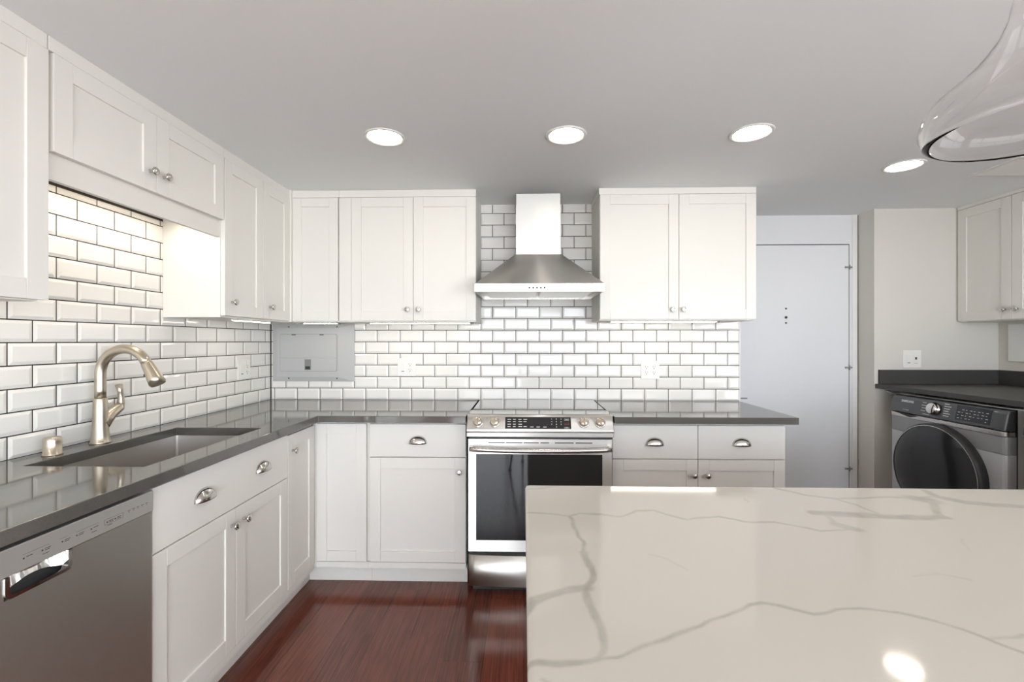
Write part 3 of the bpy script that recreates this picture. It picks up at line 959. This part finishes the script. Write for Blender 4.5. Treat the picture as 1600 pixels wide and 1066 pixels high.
for xx in (0.110, 0.430):
    for zz in (0.021, 0.358):
        MB().lathe([(0, 0), (0.0055, 0), (0.005, 0.003), (0, 0.004)], 12, Matrix.Translation((xx, -0.0095, zz)) @ Matrix.Rotation(PI/2, 4, 'X')).build('screw', 'ink', t)

def duplex(parent, cx_, cz_):
    """two three-slot sockets in one rounded insert"""
    ins = MB().prism(rounded(cx_ - 0.0165, cz_ - 0.034, cx_ + 0.0165, cz_ + 0.034, 0.004, 3), 'y', -0.0045, -0.0075).build('receptacle', 'plastic', parent)
    for s in (-0.018, 0.018):
        mb_ = MB()
        mb_.box(cx_ - 0.0075, -0.0078, cz_ + s, cx_ - 0.0055, -0.007, cz_ + s + 0.009)
        mb_.box(cx_ + 0.0055, -0.0078, cz_ + s, cx_ + 0.0075, -0.007, cz_ + s + 0.0075)
        mb_.prism(rounded(cx_ - 0.0028, cz_ + s - 0.0105, cx_ + 0.0028, cz_ + s - 0.0045, 0.0025, 3), 'y', -0.007, -0.0078)
        mb_.build('socket', 'ink', ins)

def rocker(parent, cx_, cz_, mark_z=None):
    ins = MB().prism(rounded(cx_ - 0.0165, cz_ - 0.034, cx_ + 0.0165, cz_ + 0.034, 0.003, 3), 'y', -0.0045, -0.007).build('switch', 'plastic', parent)
    mb_ = MB()
    mb_.prism([(-0.0065, cz_ - 0.029), (-0.0085, cz_ + 0.029), (-0.0045, cz_ + 0.029), (-0.0045, cz_ - 0.029)], 'x', cx_ - 0.0135, cx_ + 0.0135)
    r_ = mb_.build('rocker', 'plastic', ins)
    if mark_z is not None:
        box_obj('switch_mark', 'ink', r_, cx_ - 0.009, -0.0075, mark_z - 0.002, cx_ + 0.009, -0.0065, mark_z + 0.002)

def plate(label, cat, loc, rz, kinds, w_=0.118, h_=0.116, name='outlet_plate'):
    t_ = thing(name, label, cat, loc, rz, 'white wall plates')
    MB().prism(rounded(-w_/2, -h_/2, w_/2, h_/2, 0.004, 3), 'y', 0.0005, -0.0055).build('cover_plate', 'plastic', t_, 0.0012)
    for k, xx in zip(kinds, (-0.0235, 0.0235)):
        if k == 'd': duplex(t_, xx, 0.0)
        elif k == 's': rocker(t_, xx, 0.0, -0.026)
        else:
            ins_ = MB().prism(rounded(xx - 0.0165, -0.034, xx + 0.0165, 0.034, 0.003, 3), 'y', -0.0045, -0.007).build('switch', 'plastic', t_)
            box_obj('indicator', 'dark', ins_, xx - 0.006, -0.0085, -0.004, xx + 0.006, -0.0065, 0.012)
            box_obj('switch_mark', 'ink', ins_, xx - 0.012, -0.0075, -0.0305, xx + 0.012, -0.0065, -0.0285)
    return t_
plate('white plate with one switch and one socket pair, right of the grey breaker panel', 'outlet', (-0.766, YB - 0.0005, 1.128), FACE_BACK, 'sd')
plate('white plate with four sockets, on the tiles right of the range', 'outlet', (0.8175, YB - 0.0005, 1.112), FACE_BACK, 'dd')
plate('white plate on the left wall tiles near the corner', 'outlet', (XL + 0.0005, 2.628, 1.131), FACE_LEFT, 'sd')
plate('white switch plate with a dark indicator, above the black laundry counter', 'switch', (2.603, Y_ALC - 0.0006, 1.180), FACE_BACK, 'si', name='switch_plate')

# ------------------------------------------------------------------ strips under the wall cabinets
def strip(label, loc, rz, length, z, glow='strip_glow'):
    t_ = thing('under_cabinet_light', label, 'light', (loc[0], loc[1], z), rz, 'light strips under the wall cabinets')
    box_obj('housing', 'white_trim', t_, -length/2 - 0.004, -0.014, -0.005, length/2 + 0.004, 0.014, 0.0)
    box_obj('diffuser', glow, t_, -length/2, -0.011, -0.0075, length/2, 0.011, -0.0045)
    cl = MB().box(length/2 + 0.004, -0.009, -0.010, length/2 + 0.022, 0.009, 0.0).build('end_plug', 'breaker_latch', t_, 0.002)
    return t_
zu = ZU0 - 0.0065
strip('glowing light strip under the wall cabinet left of the hood', (-0.625, 2.700), 0, 0.60, zu)
strip('glowing light strip under the wall cabinet right of the hood', (0.835, 2.700), 0, 0.62, zu + 0.008)
strip('short glowing light strip above the grey breaker panel', (-1.235, 2.700), 0, 0.20, zu)
strip('glowing light strip under the two-door cabinet on the left wall', (-1.460, 2.375), FACE_LEFT, 0.30, zu - 0.002)
strip('light strip under the wall cabinet at the left edge of the photo', (-1.520, 0.96), FACE_LEFT, 0.50, zu + 0.001)
strip('glowing light strip hidden behind the valance above the sink', (-1.530, 1.645), FACE_LEFT, 0.68, 1.8615, 'valance_glow')

# ------------------------------------------------------------------ ceiling lights
def can(label, x, y):
    t_ = thing('ceiling_light', label, 'ceiling light', (x, y, CEIL), 0, 'recessed ceiling lights')
    MB().lathe([(0.071, -0.0015), (0.073, -0.004), (0.080, -0.006), (0.087, -0.0045), (0.0885, -0.0005), (0.071, -0.0005)], 48, close=True).build('trim_ring', 'white_trim', t_)
    MB().lathe([(0, -0.0022), (0.0715, -0.0022), (0.0715, -0.0008), (0, -0.0008)], 40).build('lens', 'can_glow', t_)
can('round recessed ceiling light, leftmost of the row over the aisle', -0.605, 1.940)
can('round recessed ceiling light in front of the range hood', 0.184, 1.942)
can('round recessed ceiling light in front of the right-hand wall cabinet', 0.974, 1.940)
can('round recessed ceiling light beside the glass pendant, near the laundry', 1.929, 2.324)

# ceiling vent near the laundry
t = thing('ceiling_vent', 'white slatted ceiling vent seen past the glass pendant', 'vent', (2.39, 2.475, CEIL))
mb = MB()
L_, W_ = 0.36, 0.26
mb.box(0, -W_, -0.006, L_, -W_ + 0.022, 0); mb.box(0, -0.022, -0.006, L_, 0, 0); mb.box(0, -W_ + 0.022, -0.006, 0.022, -0.022, 0); mb.box(L_ - 0.022, -W_ + 0.022, -0.006, L_, -0.022, 0)
mb.build('frame', 'white_trim', t, 0.001)
for k in range(10):
    yy = -W_ + 0.032 + 0.021*k
    MB().prism([(yy, -0.0005), (yy + 0.014, -0.006), (yy + 0.0155, -0.005), (yy + 0.0015, 0.0)], 'x', 0.022, L_ - 0.022).build('slat', 'white_trim', t)

# ------------------------------------------------------------------ laundry corner
KX = 2.362
cz0, cz1 = 0.984, 1.013
t = thing('laundry_counter', 'black laundry countertop with an upstand, over the two machines', 'countertop', (KX, Y_ALC - 0.001, cz0))
lx = XR - KX - 0.001
box_obj('counter_slab', 'laundry_counter', t, 0, -1.75, 0, lx, 0, cz1 - cz0, bevel=0.002)
MB().box(0.020, -0.020, cz1 - cz0, lx - 0.020, 0, 1.107 - cz0).box(lx - 0.020, -1.75, cz1 - cz0, lx, 0, 1.107 - cz0).build('upstand', 'laundry_counter', t, 0.0015)
tag(box_obj('wall_panel', 'plastic', None, XR - 0.018, 2.45, 1.168, XR - 0.0005, 3.000, 1.408, bevel=0.002),
    'plain white panel on the laundry wall between the black counter and the cabinet', 'panel')

def machine(name, label, yfar, full=True, kind='washer'):
    """front loader that faces -X; local x runs toward the camera, y into the machine"""
    W, H, D = 0.686, 0.968, 0.76
    x_front = 2.345
    t_ = thing(name, label, kind, (x_front, yfar, 0), FACE_RIGHT, 'front-load laundry machines')
    MB().box(0.006, 0.05, 0.03, W - 0.006, D, H).build('casing', 'white_trim', t_, 0.006)
    MB().box(0.003, 0.035, 0.03, W - 0.003, 0.062, H - 0.004).build('front_frame', 'washer_side', t_, 0.004)
    for xx in (0.06, W - 0.06):
        for yy in (0.09, D - 0.06):
            MB().lathe([(0, 0), (0.022, 0), (0.022, 0.02), (0.012, 0.03), (0, 0.03)], 14, Matrix.Translation((xx, yy, 0))).build('foot', 'rubber', t_)
    # lower front, lighter; rounded vertical edges
    plan = [(0.0, 0.05)] + [(0.0 + 0.02*(1 - math.cos(a)), 0.02*(1 - math.sin(a))) for a in [PI/2*k/5 for k in range(6)]]
    plan = [(0.0, 0.05), (0.0, 0.020), (0.002, 0.010), (0.008, 0.003), (0.018, 0.0), (W - 0.018, 0.0), (W - 0.008, 0.003), (W - 0.002, 0.010), (W, 0.020), (W, 0.05)]
    MB().prism(plan, 'z', 0.035, 0.742).build('front_panel', 'washer_front', t_)
    MB().prism(plan, 'z', 0.744, 0.830).build('upper_band', 'washer_band', t_)
    # light strip under the console
    MB().prism([(p[0], p[1] - 0.004) for p in plan], 'z', 0.831, 0.855).build('accent_strip', 'steel', t_, 0.003)
    # console leaning back
    pf = [(0.05, 0.858), (-0.006, 0.858), (-0.004, 0.868), (0.010, 0.940), (0.020, 0.960), (0.05, 0.966)]
    con = MB().prism(pf, 'x', 0.0, W).build('console', 'washer_panel', t_, 0.008, 3)
    ln = math.atan2(0.014, 0.072)
    def on(x, z, off=0.0):
        return Vector((x, -0.004 + 0.014*(z - 0.868)/0.072 - off*math.cos(ln), z + off*math.sin(ln)))
    rt = (PI/2 - ln, 0, 0)
    def flat(mb_, x0_, z0_, x1_, z1_, o0=-0.001, o1=0.0008):
        v = [mb_.bm.verts.new(on(x, z, o_)) for o_ in (o0, o1) for (x, z) in ((x0_, z0_), (x1_, z0_), (x1_, z1_), (x0_, z1_))]
        for q in ((0,3,2,1),(4,5,6,7),(0,1,5,4),(1,2,6,5),(2,3,7,6),(3,0,4,7)): mb_.bm.faces.new([v[i] for i in q])
    text_mesh('brand_lettering', 'SAMSUNG', 0.019, 'white_ink', con, on(0.075, 0.930, 0.0006), rt, 'LEFT', 0.0006)
    if full:
        text_mesh('model_lettering', 'VRT PLUS', 0.010, 'white_ink', con, on(0.095, 0.878, 0.0006), rt, 'LEFT')
        # detergent drawer pull: dark slanted recess
        mb_ = MB()
        v = [mb_.bm.verts.new(q) for q in ((0.02, -0.0075, 0.861), (0.15, -0.0075, 0.838), (0.21, -0.0075, 0.852), (0.06, -0.0075, 0.861),
                                         (0.02, 0.02, 0.861), (0.15, 0.02, 0.838), (0.21, 0.02, 0.852), (0.06, 0.02, 0.861))]
        for q in ((0,1,2,3),(4,7,6,5),(0,4,5,1),(1,5,6,2),(2,6,7,3),(3,7,4,0)): mb_.bm.faces.new([v[i] for i in q])
        mb_.build('detergent_drawer_pull', 'dark', t_)
        base_ = Matrix.Translation(on(0.305, 0.911)) @ Matrix.Rotation(PI/2 - ln, 4, 'X')
        dk = MB().lathe([(0, 0), (0.036, 0), (0.036, 0.004), (0.032, 0.006), (0.032, 0.020), (0.030, 0.026), (0.027, 0.0285), (0, 0.029)], 36, base_).build('dial', 'chrome', con)
        MB().lathe([(0.0375, 0.0), (0.0375, 0.005), (0.0365, 0.006), (0.036, 0.0)], 36, base_, close=True).build('dial_ring', 'dark', dk)
        mb_ = MB(); 
        for k in range(4):
            zz = 0.938 - 0.0155*k
            flat(mb_, 0.222 - 0.004*(k % 2), zz - 0.0015, 0.252 - 0.004*abs(k - 1.5), zz + 0.0015)
        flat(mb_, 0.235, 0.872, 0.275, 0.8745)
        for k in range(6):
            zz = 0.948 - 0.0130*k
            flat(mb_, 0.358, zz - 0.0017, 0.392 + 0.006*((k*5) % 3 - 1), zz + 0.0017)
        mb_.build('cycle_markings', 'white_ink', con)
        mb_ = MB(); flat(mb_, 0.430, 0.874, 0.612, 0.953)
        dsp = mb_.build('display', 'black_glass', con)
        mb_ = MB()
        for r_ in range(4):
            for q_ in range(8):
                if r_ == 0 and q_ < 1 or (r_ == 3 and q_ in (4, 5, 6)): continue
                flat(mb_, 0.440 + 0.021*q_, 0.930 - 0.0150*r_, 0.440 + 0.021*q_ + 0.006 + 0.006*((q_ + r_) % 2), 0.9322 - 0.0150*r_, 0.0006, 0.0013)
        flat(mb_, 0.622, 0.946, 0.640, 0.9475)
        mb_.build('display_markings', 'white_ink', dsp)
    # round door, proud of the front
    dcx, dcz, dr_ = 0.338, 0.560, 0.272
    base_ = Matrix.Translation((dcx, 0.0, dcz)) @ Matrix.Rotation(PI/2, 4, 'X')
    dd = MB().lathe([(dr_ - 0.008, -0.002), (dr_, 0.0), (dr_, 0.030), (dr_ - 0.003, 0.040), (dr_ - 0.009, 0.047), (dr_ - 0.015, 0.047), (dr_ - 0.02, 0.044)], 64, base_).build('door_ring', 'washer_side', t_)
    MB().lathe([(dr_ - 0.0100, 0.0472), (dr_ - 0.0120, 0.0480), (dr_ - 0.0140, 0.0472)], 64, base_).build('ring_highlight_trim', 'chrome', dd)
    MB().lathe([(dr_ - 0.016, 0.045), (dr_ - 0.034, 0.051), (0.200, 0.060), (0.14, 0.066), (0.07, 0.069), (0, 0.070)], 64, base_).build('door_glass', 'washer_glass', dd)
    return t_
machine('washing_machine', 'dark grey front-load washer with a chrome dial, under the black counter', 2.925, True, 'washer')
machine('clothes_dryer', 'grey front-load machine cut off by the right edge, beside the washer', 2.168, False, 'dryer')
# supply cord behind the washer
tag(MB().tube([(2.42, 3.066, 0.972), (2.455, 3.058, 0.955), (2.50, 3.03, 0.93), (2.56, 2.99, 0.90), (2.62, 2.95, 0.80), (2.66, 2.945, 0.5), (2.66, 2.945, 0.01)], 0.004, 10).build('power_cord', 'breaker_grey'),
    'thin grey cord hanging behind the washer under the black counter', 'cord')

# ------------------------------------------------------------------ island
IX0, IX1, IY0, IY1 = 0.0045, 2.10, 0.20, 1.204  # unseen right end lengthened to block the side opening's reflection in the counter edge
IZ0, IZ1 = 0.884, 0.914
t = thing('kitchen_island', 'white kitchen island with a marble-look quartz top in the foreground', 'island', ((IX0+IX1)/2, (IY0+IY1)/2, 0))
ox, oy = (IX0+IX1)/2, (IY0+IY1)/2
f_ = FOC; th_ = math.atan(18.0/FOC); cc, ss = math.cos(th_), math.sin(th_)
# vein centre lines on the slab, in plan metres (x, y), with their widths
def unproject(u, v, z=IZ1):
    a, h = (u - 800)/f_, (v - 533)/f_
    tt = (1.30 - z)/h
    return ((a*cc - ss)*tt, (a*ss + cc)*tt)
RAW = [   # (polyline in photo coordinates of a 2.051x view at (820,740), width in that view, strength)
 ([(5,125),(80,128),(140,137),(175,128),(240,130),(300,138),(360,122),(415,120),(450,133),(520,148),(580,140),(620,138),(700,155),(800,157),(870,168),(945,184),(1010,182),(1070,178)], 5, 0.6),
 ([(143,138),(165,180),(185,220),(188,252)], 12, 0.75),
 ([(188,252),(196,272),(212,300),(216,340),(198,375)], 25, 0.8),
 ([(203,368),(140,372),(80,392),(30,410),(5,442)], 27, 0.72),
 ([(198,378),(212,420),(232,480),(245,530),(240,565),(222,590)], 25, 0.62),
 ([(228,588),(160,600),(100,605),(40,605),(5,612)], 19, 0.75),
 ([(228,588),(290,585),(340,565),(410,545),(480,515),(560,490),(640,455),(720,422),(770,420)], 11, 0.75),
 ([(770,420),(830,430),(920,448),(1000,440),(1090,437),(1200,445),(1320,475),(1420,505),(1500,540),(1600,577)], 8, 0.75),
 ([(925,127),(990,131),(1050,131),(1120,136),(1200,141),(1280,141),(1350,143)], 15, 0.7),
 ([(1345,146),(1322,118),(1300,88),(1240,78)], 26, 0.62),
 ([(965,130),(1000,165),(1060,178)], 14, 0.5),
 ([(800,47),(900,68),(1000,81),(1080,76),(1200,76),(1300,76)], 5, 0.65),
 ([(1285,56),(1330,76),(1400,90),(1500,101),(1600,106),(1700,112)], 11, 0.6),
 ([(1000,82),(1060,100),(1130,128)], 5, 0.6),
 ([(400,262),(450,272),(520,310)], 4, 0.3), ([(1240,328),(1320,322),(1420,340)], 5, 0.25),
 ([(1490,530),(1540,522),(1600,520)], 9, 0.5), ([(5,52),(60,45),(100,38)], 6, 0.35), ([(1405,210),(1415,230),(1440,252)], 4, 0.3),
 ([(715,92),(705,80)], 5, 0.4), ([(1600,577),(1700,620),(1900,700)], 10, 0.7), ([(60,660),(160,720),(330,800),(520,830)], 14, 0.6),
]
step = 0.003
nx, ny = int(round((IX1-IX0)/step)), int(round((IY1-IY0)/step))
gx = np.linspace(IX0, IX1, nx + 1); gy = np.linspace(IY0, IY1, ny + 1)
GX, GY = np.meshgrid(gx, gy)
# wobble so that vein edges are irregular
rs = np.random.RandomState(3)
WX = np.zeros_like(GX); WY = np.zeros_like(GX)
for _ in range(24):
    fr = rs.uniform(20, 190); an = rs.uniform(0, 2*PI); ph_ = rs.uniform(0, 2*PI); am = 0.045/fr
    arg = fr*(GX*math.cos(an) + GY*math.sin(an)) + ph_
    WX += am*np.sin(arg); WY += am*np.cos(arg*1.03 + 1.0)
PX, PY = GX + WX, GY + WY
VV = np.zeros_like(GX)
for pl_, wpx, st_ in RAW:
    fld = np.zeros_like(GX)
    for p0, p1 in zip(pl_[:-1], pl_[1:]):
        ax_, ay_ = unproject(820 + p0[0]/2.051, 740 + p0[1]/2.051)
        bx_, by_ = unproject(820 + p1[0]/2.051, 740 + p1[1]/2.051)
        lx_, ly_ = bx_-ax_, by_-ay_
        L_s = math.hypot(lx_, ly_) + 1e-9
        # true half width on the slab, from the width seen across the vein
        mu_, mv_ = (p0[0]+p1[0])/2, (p0[1]+p1[1])/2
        du, dv = p1[0]-p0[0], p1[1]-p0[1]
        dl = math.hypot(du, dv)
        e0 = unproject(820 + (mu_ - dv/dl*wpx/2)/2.051, 740 + (mv_ + du/dl*wpx/2)/2.051)
        m0 = unproject(820 + mu_/2.051, 740 + mv_/2.051)
        half = abs((e0[0]-m0[0])*ly_ - (e0[1]-m0[1])*lx_)/L_s
        half = min(max(half, 0.0012), 0.022)
        soft = max(0.0020, half*0.35)
        tt = np.clip(((PX-ax_)*lx_ + (PY-ay_)*ly_)/(L_s*L_s), 0, 1)
        best = np.hypot(PX - ax_ - tt*lx_, PY - ay_ - tt*ly_)
        fld = np.maximum(fld, np.clip((half + soft - best)/(2*soft), 0, 1))
    VV = np.maximum(VV, st_*fld)
me = bpy.data.meshes.new('quartz_top')
nv = (nx+1)*(ny+1)
R0 = 0.006                                  # eased edge
co = np.zeros((nv, 3)); co[:, 0] = GX.ravel() - ox; co[:, 1] = GY.ravel() - oy; co[:, 2] = IZ1
idx = np.arange(nv).reshape(ny+1, nx+1)
quads = np.stack([idx[:-1, :-1].ravel(), idx[:-1, 1:].ravel(), idx[1:, 1:].ravel(), idx[1:, :-1].ravel()], 1)
# pull the two outermost rings down into an eased edge, then a skirt and an underside
edge = list(idx[0, :]) + list(idx[1:, -1]) + list(idx[-1, -2::-1]) + list(idx[-2:0:-1, 0])
verts = [tuple(v) for v in co]
inx = lambda d: R0 - math.sqrt(max(0.0, R0*R0 - max(0.0, R0 - d)**2))
dd_ = np.minimum(np.minimum(GX - IX0, IX1 - GX), np.minimum(GY - IY0, IY1 - GY)).ravel()
for i in np.where(dd_ < R0)[0]:
    verts[i] = (verts[i][0], verts[i][1], IZ1 - inx(dd_[i]))
faces = [tuple(int(a) for a in q) for q in quads]
# rounded plan corners
RC = 0.012
def corner_round(x, y):
    X, Y = x + ox, y + oy
    cxn = min(max(X, IX0 + RC), IX1 - RC); cyn = min(max(Y, IY0 + RC), IY1 - RC)
    ddx, ddy = X - cxn, Y - cyn
    m_ = max(abs(ddx), abs(ddy)); h_ = math.hypot(ddx, ddy)
    if abs(ddx) > 1e-9 and abs(ddy) > 1e-9:
        ddx, ddy = ddx*m_/h_, ddy*m_/h_
    return cxn + ddx - ox, cyn + ddy - oy
near = np.where((np.minimum(GX - IX0, IX1 - GX).ravel() < RC + 1e-6) & (np.minimum(GY - IY0, IY1 - GY).ravel() < RC + 1e-6))[0]
for i in near:
    a, c_ = corner_round(verts[i][0], verts[i][1]); verts[i] = (a, c_, verts[i][2])
base_i = len(verts)
for e_ in edge:
    verts.append((verts[e_][0], verts[e_][1], IZ0 + 0.002))
n_e = len(edge)
for k in range(n_e):
    l = (k+1) % n_e
    faces.append((int(edge[l]), int(edge[k]), base_i + k, base_i + l))
faces.append(tuple(base_i + k for k in range(n_e))[::-1])
me.from_pydata(verts, [], faces)
me.validate()
at_ = me.attributes.new('vein', 'FLOAT', 'POINT')
vals = np.zeros(len(me.vertices), dtype=np.float32)
vals[:nv] = VV.ravel()
vals[nv:] = VV.ravel()[np.array(edge)]
at_.data.foreach_set('value', vals)
sm_ = np.zeros(len(me.polygons), dtype=bool); sm_[:len(quads)] = True
me.polygons.foreach_set('use_smooth', sm_)
me.materials.append(M['quartz'])
top_o = bpy.data.objects.new('quartz_top', me); COL.objects.link(top_o); top_o.parent = t
bx0, bx1, by0, by1 = IX0 + 0.03 - ox, IX1 - 0.03 - ox, IY0 + 0.28 - oy, IY1 - 0.035 - oy
box_obj('carcass', 'paint', t, bx0, by0, 0.10, bx1, by1, IZ0, bevel=0.001)
box_obj('toe_kick', 'paint', t, bx0 + 0.02, by0 + 0.02, 0.0, bx1 - 0.02, by1 - 0.07, 0.10)
for k in range(3):
    xa = bx0 + 0.01 + k*(bx1 - bx0 - 0.02)/3
    xb = xa + (bx1 - bx0 - 0.02)/3 - 0.004
    mb = MB()
    yq = by1 + 0.0005
    mb.box(xa, yq, 0.134, xa + 0.057, yq + 0.018, 0.862); mb.box(xb - 0.057, yq, 0.134, xb, yq + 0.018, 0.862)
    mb.box(xa + 0.057, yq, 0.805, xb - 0.057, yq + 0.018, 0.862); mb.box(xa + 0.057, yq, 0.134, xb - 0.057, yq + 0.018, 0.191)
    mb.box(xa + 0.055, yq, 0.189, xb - 0.055, yq + 0.011, 0.807)
    mb.build('door', 'paint', t, 0.001)

# ------------------------------------------------------------------ glass pendant over the island
PXc, PYc = 0.82, 0.72
t = thing('pendant_lamp', 'clear glass bell pendant lamp hanging over the island', 'pendant lamp', (PXc, PYc, CEIL))
prof = [(0.1385, 1.634), (0.1480, 1.640), (0.1535, 1.655), (0.1530, 1.668), (0.1490, 1.682), (0.1380, 1.700), (0.1150, 1.720), (0.0925, 1.740), (0.0735, 1.762),
        (0.0560, 1.788), (0.0440, 1.818), (0.0385, 1.850), (0.0365, 1.90), (0.0362, 1.96)]
th = 0.0012
inner = [(r - th, z + (0.001 if i == 0 else 0)) for i, (r, z) in enumerate(prof)]
MB().lathe([(r, z - CEIL) for r, z in prof] + [(r, z - CEIL) for r, z in inner[::-1]], 96, close=True).build('glass_shade', 'glass', t)
MB().lathe([(0, 1.955 - CEIL), (0.0375, 1.955 - CEIL), (0.0375, 1.985 - CEIL), (0.02, 1.995 - CEIL), (0.006, 2.0 - CEIL), (0, 2.0 - CEIL)], 32).build('shade_cap', 'nickel', t)
MB().tube([(0, 0, 1.998 - CEIL), (0, 0, -0.018)], 0.0035, 10).build('stem', 'nickel', t)
MB().lathe([(0, 0.0), (0.06, 0.0), (0.06, -0.012), (0.05, -0.02), (0, -0.022)], 32).build('ceiling_canopy', 'nickel', t)
MB().lathe([(0, 1.955 - CEIL), (0.017, 1.955 - CEIL), (0.017, 1.90 - CEIL), (0, 1.90 - CEIL)], 20).build('socket', 'nickel', t)
MB().lathe([(0.012, 1.90 - CEIL), (0.013, 1.885 - CEIL), (0.022, 1.862 - CEIL), (0.0255, 1.842 - CEIL), (0.022, 1.824 - CEIL), (0.012, 1.814 - CEIL), (0, 1.812 - CEIL)], 24).build('bulb', 'bulb_glow', t)

# ------------------------------------------------------------------ the photographer's tripod under the camera
t = thing('tripod', 'black camera tripod on the floor, mirrored in the dark oven window', 'tripod', (0, 0, 0))
apex = Vector((-0.005, -0.02, 0.92))
for fx, fy in ((-0.135, 0.08), (0.115, 0.05), (-0.01, -0.26)):
    ft = Vector((fx, fy, 0.0))
    lg = MB()
    mid_ = ft.lerp(apex, 0.42)
    lg.tube([ft + Vector((0, 0, 0.018)), mid_], 0.0095, 12).tube([mid_, apex], 0.0135, 12)
    lg = lg.build('leg', 'dark_plastic', t)
    MB().tube([mid_ - (apex - ft).normalized()*0.03, mid_ + (apex - ft).normalized()*0.03], 0.019, 14).build('leg_clamp', 'dark_plastic', lg)
    MB().lathe([(0, 0), (0.014, 0), (0.016, 0.012), (0.011, 0.026), (0, 0.028)], 14, Matrix.Translation(ft)).build('rubber_foot', 'rubber', lg)
MB().tube([(-0.005, -0.02, 0.55), (-0.005, -0.02, 1.12)], 0.0125, 14).build('centre_column', 'dark_plastic', t)
MB().lathe([(0, -0.03), (0.034, -0.03), (0.040, -0.01), (0.040, 0.02), (0.030, 0.035), (0, 0.035)], 20, Matrix.Translation((-0.005, -0.02, 0.915))).build('crown', 'dark_plastic', t)
MB().lathe([(0, 0), (0.022, 0), (0.024, 0.02), (0.020, 0.045), (0.028, 0.055), (0.028, 0.065), (0, 0.065)], 20, Matrix.Translation((-0.005, -0.02, 1.12))).build('ball_head', 'dark', t)
